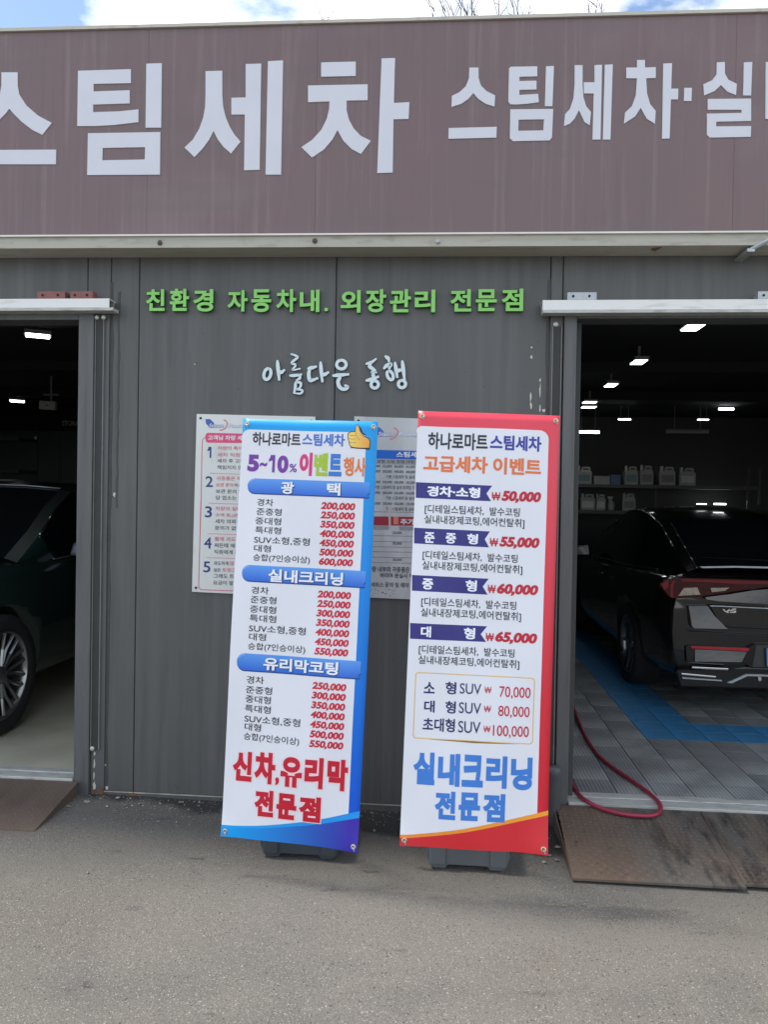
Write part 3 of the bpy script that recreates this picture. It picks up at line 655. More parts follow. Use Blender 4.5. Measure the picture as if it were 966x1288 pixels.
g = G(); put(g, fB, 'r', '추가사항', 615, 290, 960, 222, off=.03, lift=.0016); g.obj('header_lettering', I_white, nb2, fB.M)
g = G()
rows = [('q', 712, ['25,000', '35,000', '40,000', '45,000']), ('q', 775, ['200,000', '300,000', '400,000', '400,000']), ('q', 905, ['250,000', '350,000', '400,000', '450,000']), ('q', 1035, ['180,000', '280,000', '350,000', '350,000']), ('q', 1165, ['100,000', '130,000', '150,000', '170,000'])]
for f, y, vals in rows:
    for k, v in enumerate(vals): put(g, fB, f, v, 255+k*142, y-6+k*3, 370+k*142, y-40+k*3, off=.01)
for f, y, t, x0 in (('q', 842, '기본 스팀세차 및 실내', 440), ('q', 970, '기본 스팀세차 및 실내 트레일 기', 300), ('q', 1100, '기본 스팀세차 및 실내', 435)):
    put(g, fB, f, t, x0, y-4, 785, y-42, off=.008)
put(g, fB, 'r', '기본 스팀세차 및 실내', 435, 118, 780, 80, off=.008)
for y, v in ((405, '20,000'), (535, '30,000'), (732, '20,000')): put(g, fB, 'r', v, 520, y, 632, y-32, off=.01)
put(g, fB, 'q', '경형 소형 중형 대형', 330, 650, 780, 618, off=.01)
put(g, fB, 'r', '차량 내부의 귀중품은 반드시', 215, 860, 900, 808, off=.02); put(g, fB, 'r', '바라며 분실시 책임지지', 370, 932, 930, 885, off=.02); put(g, fB, 'r', '서비스 문의 및 예약', 255, 1045, 720, 995, off=.02)
g.obj('table_lettering', I_tk, nb2, fB.M)
for y in (130, 420, 490, 555, 615, 682, 748):
    stroke_line(fB, 'r', [(60, y-3), (1200, y+18)], .0016, I_tk, 'rule_line', nb2)
g = G()
for i in range(26):
    x, y = random.uniform(240, 560), random.uniform(1060, 1160); r_ = random.uniform(2, 9)*(1.6 if random.random() < .2 else 1)
    g.poly([fB.px('r', x+r_*random.uniform(.6, 1.3)*math.cos(k*1.05), y+r_*random.uniform(.5, 1)*math.sin(k*1.05)) for k in range(6)], -.0012)
tag(g.obj('rust_speckle', ink('speckle', (95, 92, 88)), nb2, fB.M), kind='stuff')

# ------------------------------------------------------------------ banner stands
def bfill(fr, f, pts, m, name, par, lift=.0008, hole=None): return polyp(fr, f, pts, m, name, par, lift, hole)
def text(fr, par, name, m, items, lift=.0016):
    for it in items:                       # x0, y0 = bottom left corner; the height is y0 - y1; the baseline follows the sheet
        f, t, x0, y0, x1, y1 = it[:6]; o = it[6] if len(it) > 6 else .01; sh = it[7] if len(it) > 7 else 0
        a = fr.px(f, x0, y0); c = fr.px(f, x0, y1); b = fr.px(f, x1, y0+.055*(x1-x0)); vs, fs = glyph(t, o, 0., sh)
        G().add([(a[0]+(b[0]-a[0])*u, -lift-(w+.5)*.0003, a[1]+(c[1]-a[1])*v) for u, v, w in vs], fs).obj(name, m, par, fr.M, fix=False)
def arc(cx, cz, r, a0, a1, n=8): return [(cx+r*math.cos(R(a0+(a1-a0)*i/n)), cz+r*math.sin(R(a0+(a1-a0)*i/n))) for i in range(n+1)]
BW, BH = .6, 1.80
M_bwhite = mat('banner_white', (.80, .81, .86), .38, var=.02, vs=3, bump=.12, bs=2.2)
M_grom = mat('brass_grommet', (.60, .50, .32), .3, metal=.8, var=.1)
M_pole = mat('dark_pole', (.05, .05, .055), .4, metal=.3)
M_base_g = mat('grey_plastic', (.115, .13, .14), .5, var=.08, vs=5, bump=.1)
M_base_d = mat('slate_plastic', (.05, .065, .075), .45, var=.06, bump=.1)
def stand(fr, label, blabel, m_sheet, m_base, bx):
    foot = Vector((bx[0]+bx[1], 0, 0))/2; by = bx[2]
    e = empty('banner_stand', (foot.x, by+.13, 0), label, 'banner stand')
    n = 12; g = G()                                            # sheet with thickness, subdivided so that it hangs as cloth
    g.poly([(0, 0), (BW, 0), (BW, BH), (0, BH)], 0, .0012)
    b = g.obj('banner', m_sheet, e, fr.M); b['label'] = blabel
    # tank, front lobes and a raised middle
    g = G(); x0, x1 = bx[0], bx[1]; w = x1-x0; H = .17
    prof = [(x0+.012, .02), (x0+.03, .002), (x0+.085, .002), (x0+.095, .016), (x1-.095, .016), (x1-.085, .002), (x1-.03, .002), (x1-.012, .02), (x1, .06), (x1-.004, H-.02), (x1-.02, H), (x0+.02, H), (x0+.004, H-.02), (x0, .06)]
    g.poly(prof, 0, .30); t = g.obj('water_tank', m_base, e, Matrix.Translation((0, by, 0)), bevel=.012)
    for xa_ in (x0+.012, x1-.087):
        G().box(xa_, xa_+.075, by-.012, by+.05, .012, H-.02).obj('tank_lobe', m_base, e, I4, bevel=.012)
    G().lathe([(.03, 0), (.03, .05), (.014, .055), (.014, .10)], (foot.x, by+.12, H-.005), 'Z', 16).obj('pole_socket', m_base, e, I4)
    P0 = Vector((foot.x, by+.12, H+.03)); top = fr.M @ Vector((BW/2, .04, BH-.5)); mid = fr.M @ Vector((BW/2, .045, BH*.5))
    G().tube([P0, mid, top], .010, 8).obj('pole', M_pole, e, I4)
    for (u, v) in ((.018, .022), (BW-.018, .022), (.018, BH-.022), (BW-.018, BH-.022)):
        c = fr.M @ Vector((u, .008, v)); G().tube([mid, (mid+c)/2+fr.ey*.02, c], [.006, .005, .0035], 6).obj('arm', M_pole, e, I4)
        gr = G().lathe([(.0105, -.0005), (.0105, -.0025), (.0055, -.0032), (.0055, -.0008)], (u, 0, v), 'Y', 18).obj('grommet', M_grom, b, fr.M)
        hk = G().tube([(u, -.004, v), (u+.004, -.009, v-.006), (u+.006, -.006, v-.014)], .0028, 6).obj('arm_hook', M_galv, b, fr.M)
        G().lathe([(.005, -.0034), (.005, -.0036)], (u, 0, v), 'Y', 12).obj('grommet_hole', M_dark, b, fr.M)
    return e, b
# blue banner -------------------------------------------------------
fb = Frame((-.9394, -.7606, .1583), (.9973, -.0696, -.0244), (.0273, .0416, .9988))
x0b, x1b = atZ(326, 1078, 0), atZ(427, 1082, 0)
e, bb = stand(fb, 'blue bordered price banner with a thumbs up on a dark slate water base', 'blue bordered printed banner sheet',
    grad('blue_border_ink', s2l((0, 160, 235)), s2l((0, 92, 215)), 'Z', 1.75, .2), M_base_d, (x0b.x, x1b.x, x0b.y+.01))
g = G(); pts = [(0, .10)]+[(x, .045+.117*((x/.6)**1.7)) for x in (.04, .08, .16, .24, .32, .40, .48, .552)]+[(.552, BH-.080)]+arc(.520, BH-.080, .032, 0, 90, 6)[1:]+arc(.032, BH-.078, .032, 90, 180, 6)+[(0, BH-.08)]
pts[0] = (0, .044)
g.poly(pts, -.0006); g.obj('white_field', M_bwhite, bb, fb.M)
# foot swoosh: light band above, deep gradient below
g = G(); xs_ = [i*.05 for i in range(13)]
up = [(x, .047+.119*((x/.6)**1.7)) for x in xs_]; lo = [(x, .038+.100*((x/.6)**1.7)) for x in xs_]
g.poly(lo[:1]+lo[1:]+up[::-1], -.0009); g.obj('light_swoosh', grad('cyan_ink', s2l((20, 165, 240)), s2l((30, 150, 235)), 'X', 0, .6), bb, fb.M)
g = G(); g.poly([(0, 0.0), (BW, 0.0)]+lo[::-1], -.0011); g.obj('deep_swoosh', grad('violet_ink', s2l((0, 160, 240)), s2l((52, 35, 165)), 'X', .05, .56), bb, fb.M)
I_tb = ink('title_black_ink', (38, 40, 50)); I_tblue = ink('title_blue_ink', (66, 118, 205)); I_pur = ink('purple_ink', (122, 55, 160)); I_mag = ink('magenta_ink', (218, 50, 125)); I_lime = ink('lime_ink', (168, 200, 45)); I_mb = ink('mid_blue_ink', (55, 125, 210)); I_ora = ink('orange_ink', (235, 125, 60)); I_red = ink('red_ink', (200, 25, 50)); I_halo = ink('halo_ink', (248, 215, 220)); I_wh = ink('letter_white_ink', (240, 243, 250)); I_sh = ink('dark_blue_ink', (30, 60, 130))
text(fb, bb, 'title_lettering', I_tb, [('A', '하나로마트', 308, 241, 553, 173, .026)])
text(fb, bb, 'title_lettering', I_tblue, [('A', '스팀세차', 562, 243, 780, 181, .030)])
text(fb, bb, 'percent_lettering', I_pur, [('A', '5', 282, 373, 340, 287, .055), ('A', '~', 345, 350, 383, 325, .05), ('A', '0', 434, 381, 491, 292, .05), ('A', '%', 497, 378, 536, 335, .02)])
one(fb, 'A', 390, 378, 426, 291, I_pur, 'percent_lettering', bb, .0018)
text(fb, bb, 'event_lettering', I_mag, [('A', '이', 547, 395, 612, 277, .055)]); text(fb, bb, 'event_lettering', I_lime, [('A', '벤', 622, 396, 692, 280, .045)])
text(fb, bb, 'event_lettering', I_mb, [('A', '트', 697, 398, 762, 285, .05)]); text(fb, bb, 'event_lettering', I_ora, [('A', '행사', 772, 397, 886, 302, .03)])
M_pill = grad('pill_ink', s2l((40, 105, 205)), s2l((90, 160, 235)), 'Z', 0, 1); M_pills = []
def pill(f, xl_, xr_, yl0, yl1, yr0, yr1, nm):
    a, b, c_, d = [fb.px(f, *q) for q in ((xl_, yl1), (xr_, yr1), (xr_, yr0), (xl_, yl0))]
    z0, z1 = (a[1]+b[1])/2, (c_[1]+d[1])/2; h = z1-z0; m = grad('pill_gradient_ink', s2l((38, 105, 212)), s2l((92, 158, 236)), 'Z', z0, z1, .3)
    body = arc(a[0]+h/2, (z0+z1)/2, h/2, 90, 270, 10)+[(b[0]-.006, z0), (b[0], z0+.006), (b[0]-.012, z0+.010), (b[0], z0+.02), (b[0], z1-.004), (b[0]-.004, z1)]
    G().poly([(x+.0005, z-.005) for x, z in body], -.0014).obj('pill_shade', I_sh, bb, fb.M)
    G().poly(body, -.0020).obj(nm, m, bb, fb.M)
    # printed bevel highlight along the top of the bar
    G().poly(arc(a[0]+h/2, (z0+z1)/2, h/2-.003, 95, 150, 6)+arc(a[0]+h/2, (z0+z1)/2, h/2-.006, 150, 95, 6), -.0024).obj('pill_gloss', ink('gloss_ink', (150, 195, 245)), bb, fb.M)
pill('A', 283, 905, 408, 483, 430, 505, 'heading_bar'); pill('B', 258, 883, 42, 120, 72, 155, 'heading_bar'); pill('B', 233, 858, 488, 570, 528, 618, 'heading_bar')
for f, items in (('A', [('광', 455, 487, 521, 425), ('택', 688, 495, 756, 432)]), ('B', [('실내크리닝', 392, 127, 768, 62), ('유리막코팅', 367, 573, 745, 508)])):
    text(fb, bb, 'heading_shadow', I_sh, [(f, t, a+4, b+4, c_+4, d+4, .045) for t, a, b, c_, d in items], .0026)
    text(fb, bb, 'heading_lettering', I_wh, [(f, t, a, b, c_, d, .032) for t, a, b, c_, d in items], .0032)
names = ['경차', '준중형', '중대형', '특대형', 'SUV소형,중형', '대형', '승합(7인승이상)']
R1 = [(332,547,415,511),(330,594,457,558),(325,641,455,605),(325,687,455,651),(320,739,600,699),(320,780,405,744),(316,831,600,790)]
R2 = [(307,187,395,150),(303,234,433,197),(300,282,432,245),(298,328,432,291),(295,382,580,341),(295,422,380,385),(290,475,578,433)]
R3 = [(283,640,370,602),(279,690,411,652),(277,737,405,699),(273,785,405,747),(270,840,554,798),(270,879,355,841),(265,933,550,890)]
rows = [('A', n, *r, .008) for n, r in zip(names, R1)]+[('B', n, *r, .008) for n, r in zip(names, R2)]+[('B', n, *r, .008) for n, r in zip(names, R3)]
text(fb, bb, 'row_lettering', I_tb, rows)
pr = [['200,000', '250,000', '350,000', '400,000', '450,000', '500,000', '600,000'], ['200,000', '250,000', '300,000', '350,000', '400,000', '450,000', '550,000'], ['250,000', '300,000', '350,000', '400,000', '450,000', '500,000', '550,000']]
items = []
for k, (f, xa_, xb_, ya, dx, dy) in enumerate((('A', 657, 831, 566, -2, 47.0), ('B', 637, 809, 209, -2.3, 48.0), ('B', 613, 787, 670, -2.4, 48.8))):
    for i, v in enumerate(pr[k]): items.append((f, v, xa_+dx*i, ya+dy*i+5, xb_+dx*i, ya+dy*i-38, .045, .16))
text(fb, bb, 'price_lettering', ink('price_red_ink', (205, 30, 58)), items)
big = [('C', '신차,유리막', 207, 515, 792, 358), ('C', '전문점', 318, 678, 657, 545)]
big = [('C', '신', 207, 488, 305, 338), ('C', '차', 317, 500, 425, 340), ('C', ',', 427, 512, 447, 470), ('C', '유', 453, 515, 562, 362), ('C', '리', 575, 523, 668, 366), ('C', '막', 688, 536, 792, 376),
       ('C', '전', 318, 666, 416, 532), ('C', '문', 431, 680, 533, 548), ('C', '점', 545, 692, 656, 562)]
text(fb, bb, 'slogan_halo', I_halo, [b+(.11,) for b in [(q[0], q[1], q[2]-4, q[3]+4, q[4]+4, q[5]-4) for q in big]], .0016)
text(fb, bb, 'slogan_lettering', I_red, [b+(.055,) for b in big], .0022)
# thumb
def P_(fr, f, pts, m, nm, lift): return polyp(fr, f, pts, m, nm, bb, lift)
M_th = grad('thumb_ink', s2l((250, 215, 110)), s2l((235, 150, 50)), 'X', .49, .585)
P_(fb, 'A', [(836, 150), (845, 136), (856, 150), (862, 172), (878, 195), (905, 208), (912, 222), (908, 262), (880, 262), (840, 260), (815, 255), (803, 240), (800, 222), (795, 205), (797, 182), (815, 172), (836, 172)], ink('thumb_line_ink', (70, 50, 30)), 'thumb_outline', .0016)
P_(fb, 'A', [(839, 152), (845, 140), (853, 152), (859, 174), (876, 198), (902, 211), (908, 224), (904, 255), (880, 256), (842, 255), (818, 251), (807, 239), (804, 222), (799, 205), (801, 185), (816, 176), (838, 176)], M_th, 'thumb', .0020)
for y in (192, 210, 228): stroke_line(fb, 'A', [(802, y), (820, y+3), (838, y+1)], .0014, ink('thumb_crease_ink', (120, 80, 35)), 'thumb_crease', bb, .0024)
stroke_line(fb, 'A', [(838, 178), (842, 200), (858, 218)], .0014, ink('thumb_crease_ink', (120, 80, 35)), 'thumb_crease', bb, .0024)
P_(fb, 'A', [(806, 256), (880, 262), (908, 266), (905, 262), (880, 258), (818, 252)], I_tb, 'thumb_shadow', .0025)
P_(fb, 'A', [(856, 146), (866, 160), (872, 178), (890, 190), (878, 192), (864, 174)], I_tb, 'thumb_shadow', .0012)
# red banner --------------------------------------------------------
fr = Frame((-.1644, -.8565, .2015), (.9988, .0424, -.0262), (.0223, .0883, .9958))
x0b, x1b = atZ(536, 1091, 0), atZ(641, 1097, 0)
e, rb = stand(fr, 'red bordered price banner with navy ribbons on a light grey water base', 'red bordered printed banner sheet',
    grad('red_border_ink', s2l((212, 30, 48)), s2l((232, 70, 88)), 'Z', .3, 1.75), M_base_g, (x0b.x, x1b.x, x0b.y+.0))
g = G(); pts = [(0, .035)]+[(x, .040+.129*((x/.6)**1.4)) for x in (.0, .08, .16, .24, .32, .40, .48, .555)]+[(.555, BH-.105)]+arc(.515, BH-.105, .04, 0, 90, 7)[1:]+arc(.02, BH-.090, .025, 90, 170, 5)+[(0, BH-.1)]
pts = pts[1:]
g.poly(pts, -.0006); g.obj('white_field', M_bwhite, rb, fr.M)
g = G(); up = [(x, .042+.129*((x/.6)**1.4)) for x in xs_]; lo = [(x, .029+.124*((x/.6)**1.4)) for x in xs_]
g.poly(lo+up[::-1], -.0010); g.obj('orange_swoosh', grad('orange_gradient_ink', s2l((240, 140, 50)), s2l((250, 165, 50)), 'X', 0, .6), rb, fr.M)
g = G(); g.poly([(0, 0.0), (BW, 0.0)]+lo[::-1], -.0012); g.obj('red_foot', ink('foot_red_ink', (212, 36, 46)), rb, fr.M)
I_rib = ink('ribbon_navy_ink', (50, 45, 125)); I_nt = ink('title_navy_ink', (58, 60, 160)); I_or2 = ink('event_orange_ink', (232, 120, 62)); I_pr2 = ink('ribbon_price_ink', (196, 28, 52)); I_nv = ink('suv_navy_ink', (32, 30, 95)); I_sl = ink('slogan_blue_ink', (62, 128, 212)); I_gold = ink('gold_ink', (228, 188, 105))
text(fr, rb, 'title_lettering', I_tb, [('D', '하나로마트', 360, 214, 610, 144, .026)]); text(fr, rb, 'title_lettering', I_nt, [('D', '스팀세차', 620, 220, 835, 157, .034)])
text(fr, rb, 'event_lettering', I_or2, [('D', '고급세차', 340, 309, 610, 239, .034), ('D', '이벤트', 632, 322, 834, 251, .034)])
for f, xl_, y0, y1, xr_, r0, rm, r1, xn in (('D', 310, 354, 420, 630, 370, 402, 435, 606), ('D', 303, 545, 611, 621, 561, 594, 628, 599), ('E', 294, 77, 143, 616, 93, 126, 160, 591), ('E', 286, 278, 344, 610, 293, 326, 359, 583)):
    G().poly([fr.px(f, *q) for q in ((xl_, y0), (xr_, r0), (xn, rm), (xr_-4, r1), (xl_, y1))], -.0010).obj('ribbon', I_rib, rb, fr.M)
text(fr, rb, 'ribbon_lettering', I_wh, [('D', '경차·소형', 356, 413, 579, 369, .04), ('D', '준', 345, 608, 388, 563, .035), ('D', '중', 434, 611, 478, 567, .035), ('D', '형', 524, 614, 570, 570, .035),
    ('E', '중', 336, 137, 382, 91, .035), ('E', '형', 518, 146, 566, 98, .035), ('E', '대', 330, 337, 373, 291, .035), ('E', '형', 511, 346, 559, 298, .035)])
text(fr, rb, 'price_lettering', I_pr2, [('D', '50,000', 668, 441, 834, 390, .055, .18), ('D', '55,000', 660, 632, 828, 581, .055, .18), ('E', '60,000', 650, 163, 823, 111, .055, .18), ('E', '65,000', 643, 365, 818, 313, .055, .18),
    ('D', '₩', 627, 431, 664, 396, .018), ('D', '₩', 619, 623, 655, 588, .018), ('E', '₩', 611, 153, 645, 118, .018), ('E', '₩', 603, 355, 638, 320, .018)])
items = []
for f, y0, x0, x1 in (('D', 447, 347, 745), ('D', 640, 338, 737), ('E', 170, 332, 731), ('E', 369, 322, 724)):
    items += [(f, '[디테일스팀세차,  발수코팅', x0, y0+41, x1, y0, .010), (f, '실내내장제코팅,에어컨탈취]', x0-2, y0+85, x1+20, y0+44, .010)]
text(fr, rb, 'detail_lettering', I_tb, items)
a_, b_, c_, d_ = fr.px('F', 298, 162), fr.px('F', 802, 188), fr.px('E', 810, 512), fr.px('E', 307, 480)
X0, X1, Z0_, Z1_ = (a_[0]+d_[0])/2, (b_[0]+c_[0])/2, (a_[1]+b_[1])/2, (c_[1]+d_[1])/2
def rrect(x0, x1, z0, z1, r): return arc(x1-r, z1-r, r, 0, 90, 6)+arc(x0+r, z1-r, r, 90, 180, 6)+arc(x0+r, z0+r, r, 180, 270, 6)+arc(x1-r, z0+r, r, 270, 360, 6)
G().poly(rrect(X0, X1, Z0_, Z1_, .014), -.0010, None, rrect(X0+.004, X1-.004, Z0_+.004, Z1_-.004, .011)).obj('gold_frame', I_gold, rb, fr.M)
xm = (X0+X1)/2
G().poly([(X0+.06, Z0_-.0005), (xm, Z0_-.006), (X1-.06, Z0_-.0005), (xm, Z0_+.001)], -.0014).obj('gold_frame_shade', ink('bronze_ink', (140, 110, 60)), rb, fr.M)
text(fr, rb, 'suv_lettering', I_nv, [('E', '소', 343, 572, 389, 525, .022), ('E', '형', 433, 576, 479, 524, .022), ('E', 'SUV', 494, 574, 584, 530, .004), ('F', '대', 344, 52, 388, 2, .022), ('F', '형', 433, 57, 477, 5, .022), ('F', 'SUV', 490, 56, 583, 10, .004),
    ('F', '초대형', 338, 130, 473, 74, .022), ('F', 'SUV', 487, 137, 580, 88, .004)])
text(fr, rb, 'suv_price_lettering', I_pr2, [('E', '70,000', 660, 595, 791, 543, .006), ('F', '80,000', 655, 75, 787, 24, .006), ('F', '100,000', 632, 157, 784, 105, .006), ('E', '₩', 598, 572, 627, 545, .002), ('F', '₩', 595, 51, 625, 24, .002), ('F', '₩', 593, 135, 622, 108, .002)])
text(fr, rb, 'slogan_lettering', I_sl, [('F', '실', 296, 352, 387, 216, .05), ('F', '내', 400, 358, 492, 222, .05), ('F', '크', 501, 362, 590, 228, .05), ('F', '리', 602, 368, 690, 232, .05), ('F', '닝', 706, 376, 797, 238, .05),
    ('F', '전', 386, 497, 474, 378, .05), ('F', '문', 487, 502, 577, 384, .05), ('F', '점', 588, 509, 682, 390, .05)])

def ripple(root, fr_, seed):
    """the vinyl hangs with slight ripples between its eyelets: sheet and print share one surface"""
    r = random.Random(seed); ph = [r.random()*6 for _ in range(4)]
    def f(x, z):
        e = min(1, min(x, BW-x)/.10+.25); t = (BH-z)/BH
        w = .0045*math.sin(5.5*x+3.6*z+ph[0])+.0035*math.sin(9*x-5.2*z+ph[1])*e+.0022*math.sin(17*x+11*z+ph[2])*e
        c = math.hypot(BW-x, z); w -= .020*max(0, 1-c/.16)**1.5; c = math.hypot(x, z); w -= .010*max(0, 1-c/.12)**1.5
        c = math.hypot(BW-x, BH-z); w -= .006*max(0, 1-c/.14)
        return w
    for o in [root]+list(root.children_recursive):
        if o.type != 'MESH': continue
        b = bmesh.new(); b.from_mesh(o.data)
        xs = [v.co.x for v in b.verts]; zs = [v.co.z for v in b.verts]
        if max(xs)-min(xs) > .06 and 'lettering' not in o.name and 'shadow' not in o.name:
            for ax, lo_, hi_ in ((0, min(xs), max(xs)), (2, min(zs), max(zs))):
                k = math.ceil(lo_/.03)
                while k*.03 < hi_-1e-4:
                    p = [0, 0, 0]; n = [0, 0, 0]; p[ax] = k*.03; n[ax] = 1
                    bmesh.ops.bisect_plane(b, geom=b.verts[:]+b.edges[:]+b.faces[:], plane_co=p, plane_no=n, dist=1e-6); k += 1
        for v in b.verts: v.co.y += f(v.co.x, v.co.z)
        b.to_mesh(o.data); b.free()
        if o is root or 'field' in o.name or 'swoosh' in o.name or 'foot' in o.name:
            for p in o.data.polygons: p.use_smooth = abs(p.normal.y) > .7
ripple(bb, fb, 3); ripple(rb, fr, 11)

# ------------------------------------------------------------------ ramps of chequer plate
def ramp_mat(name, base, items, grease=False):
    m, nt, cur, b, t = layers(name, base, .6, items, bump=((1, 1, 1), 90, .5, .003), metal=.1)
    if grease:                             # wheels have worn the paint grey and greased the plate away from its left edge
        l = nt.links; sp = nd(nt, 'ShaderNodeSeparateXYZ'); l.new(t.outputs['Object'], sp.inputs[0])
        for col, x0, x1, sc, ns, lo, hi, st in (((.125, .118, .105), .70, 1.0, (3, 1, 1), 3, .30, .60, .85), ((.014, .014, .014), .86, 1.10, (5, 1.2, 1), 3.2, .46, .66, .85)):
            r = nd(nt, 'ShaderNodeMapRange'); r.interpolation_type = 'SMOOTHSTEP'; r.inputs[1].default_value = x0; r.inputs[2].default_value = x1; l.new(sp.outputs['X'], r.inputs[0])
            mp = nd(nt, 'ShaderNodeMapping'); mp.inputs['Scale'].default_value = sc; mp.inputs['Rotation'].default_value = (0, 0, .35)
            n = nd(nt, 'ShaderNodeTexNoise'); n.inputs['Scale'].default_value = ns; n.inputs['Detail'].default_value = 9; n.inputs['Roughness'].default_value = .65
            q = nd(nt, 'ShaderNodeMapRange'); q.inputs[1].default_value = lo; q.inputs[2].default_value = hi; q.inputs[4].default_value = st
            l.new(t.outputs['Object'], mp.inputs[0]); l.new(mp.outputs[0], n.inputs['Vector']); l.new(n.outputs[0], q.inputs[0])
            mu = nd(nt, 'ShaderNodeMath', operation='MULTIPLY'); l.new(r.outputs[0], mu.inputs[0]); l.new(q.outputs[0], mu.inputs[1])
            x = nd(nt, 'ShaderNodeMix', data_type='RGBA'); x.inputs[7].default_value = col+(1,); l.new(mu.outputs[0], x.inputs[0]); l.new(cur, x.inputs[6]); cur = x.outputs[2]
        l.new(cur, b.inputs['Base Color'])
    return m
M_rampL = ramp_mat('rusty_plate', (.135, .100, .077), [((.09, .06, .05), .6, (1, 1, 1), 3, .45, .7, 6), ((.15, .12, .10), .5, (3, 1, 1), 4, .5, .75, 6), ((.03, .025, .02), .6, (1, 1, 1), 22, .66, .74, 3)])
M_rampR = ramp_mat('greasy_rusty_plate', (.150, .108, .078), [((.10, .065, .05), .6, (1, 1, 1), 2.5, .45, .7, 6), ((.175, .135, .10), .6, (2.5, 1, 1), 4, .48, .72, 6), ((.03, .025, .02), .6, (1, 1, 1), 22, .66, .74, 3)], True)
def ramp(x0, x1, yf, zt, label, m, plates, lugs=True, skew=0.):
    e = empty('metal_ramp', ((x0+x1)/2, yf, 0), label, 'ramp'); yb = -.050; zf = .012
    Ln = math.hypot(yb-yf, zt-zf); ez_ = Vector((0, (yb-yf)/Ln, (zt-zf)/Ln))
    for i, (a, b, dy, mm) in enumerate(plates):
        g = G(); f0 = (a, yf+dy, zf+dy*(zt-zf)/(yb-yf)); th = Vector((0, 0, -.010))
        top = [Vector((a, yf+dy, zf)), Vector((b, yf+dy*.4, zf)), Vector((b, yb, zt)), Vector((a+(skew if i == 0 else 0), yb, zt))]
        g.add([*top, *[t+th for t in top]], [(0, 1, 2, 3), (7, 6, 5, 4), (0, 4, 5, 1), (1, 5, 6, 2), (2, 6, 7, 3), (3, 7, 4, 0)])
        pl = g.obj('ramp_plate', mm, e, I4)
        if lugs:
            g = G(); n = Vector((0, -ez_.z, ez_.y)); P0 = .028; nx = int((b-a)/P0); ny = int(Ln/P0)
            for ix in range(nx):
                for iy in range(ny):
                    if ix*P0 + a > 2.0: continue
                    cx = a+.02+ix*P0; s = .02+iy*P0
                    if s > Ln-.02: continue
                    d = 1 if (ix+iy) % 2 else -1
                    c = Vector((cx, yf, zf))+ez_*s
                    u = (Vector((1, 0, 0))*d+ez_).normalized(); v = n.cross(u)
                    if (yf+dy*.4+.01) > c.y: continue
                    L2, w2, h2 = .0115, .0040, (.0044 if m is M_rampR else .0018)*random.uniform(.4, 1)
                    g.add([c-u*L2, c+v*w2, c+u*L2, c-v*w2, c-u*L2*.5+n*h2, c+u*L2*.5+n*h2], [(0, 3, 4), (0, 4, 1), (2, 1, 5), (2, 5, 3), (1, 4, 5), (3, 5, 4)])
            tag(g.obj('plate_lugs', mm, e, I4), kind='stuff')
    for x in (x0+.002, x1-.008):
        G().add([(x, yf+.03, -.03), (x, yb, -.03), (x, yb, zt-.012), (x, yf+.03, zf-.004), (x+.006, yf+.03, -.03), (x+.006, yb, -.03), (x+.006, yb, zt-.012), (x+.006, yf+.03, zf-.004)],
                [(0, 1, 2, 3), (7, 6, 5, 4), (0, 4, 5, 1), (1, 5, 6, 2), (2, 6, 7, 3), (3, 7, 4, 0)]).obj('side_plate', M_rampL, e, I4)
    return e
pl = atZ(720, 1105, .01); xr0 = pl.x; yR = pl.y; x_mid = atZ(942, 1120, .01).x; xtl = atY(701, 1008, -.05).x
ramp(xr0, 2.6, yR, FZ-.012, 'wide chequer plate ramp with rust and black grease streaks at the right bay', M_rampR, [(xr0, x_mid, 0, M_rampR), (x_mid+.004, 2.6, .03, M_rampR)], skew=xtl-xr0)
plL = atZ(42, 1046, .01); 
ramp(-3.6, plL.x, plL.y, FZ-.012, 'brown rusted steel ramp leading into the left bay', M_rampL, [(-3.6, -2.9, 0, M_rampL), (-2.896, plL.x, 0, M_rampL)], lugs=True)

# ------------------------------------------------------------------ hose
def onfloor(px, py, r=.012):
    p = atZ(px, py, FZ+r)
    if p.y < -.05:
        lo_, hi_ = .0, FZ+r
        for _ in range(30):
            z = (lo_+hi_)/2; q = atZ(px, py, z)
            zs = (FZ-.012)+(q.y+.05)*((FZ-.024)/(-.05-yR))+r*.9+.006
            if z > zs: hi_ = z
            else: lo_ = z
        p = atZ(px, py, z)
    return p
hp = [(713, 850), (717, 868), (723, 893), (736, 925), (753, 950), (775, 968), (797, 983), (815, 996), (828, 1008), (831.5, 1017), (824, 1025), (805, 1026), (780, 1023), (755, 1016), (736, 1006), (725, 995), (720, 985), (716, 973), (708, 950)]
P0 = [onfloor(*q) for q in hp]; Q = [P0[0]]+P0+[P0[-1]]; C_ = []
for i in range(1, len(Q)-2):
    for k in range(6):
        t = k/6; a, b, c_, d = Q[i-1:i+3]; C_.append(.5*((2*b)+(c_-a)*t+(2*a-5*b+4*c_-d)*t*t+(3*b-a-3*c_+d)*t**3))
C_.append(P0[-1])
tag(G().tube(C_, .0105, 10).obj('water_hose', mat('crimson_hose', (.33, .03, .065), .35, var=.06, vs=12), smooth=True), 'crimson rubber hose looping over the sill of the right bay', 'hose')
# grey pipe stub beside the red banner
p = atY(695, 1040, -.06)
g = G(); g.lathe([(.024, -.04), (.030, -.02), (.032, .02), (.030, .22), (.034, .235), (.034, .26), (.026, .27)], (p.x+.004, -.075, .02), 'Z', 18)
tag(g.obj('drain_pipe', mat('grey_pvc', (.085, .09, .092), .45, var=.1, vs=12), smooth=True), 'short grey pipe stub standing at the wall foot between red banner and ramp', 'pipe')

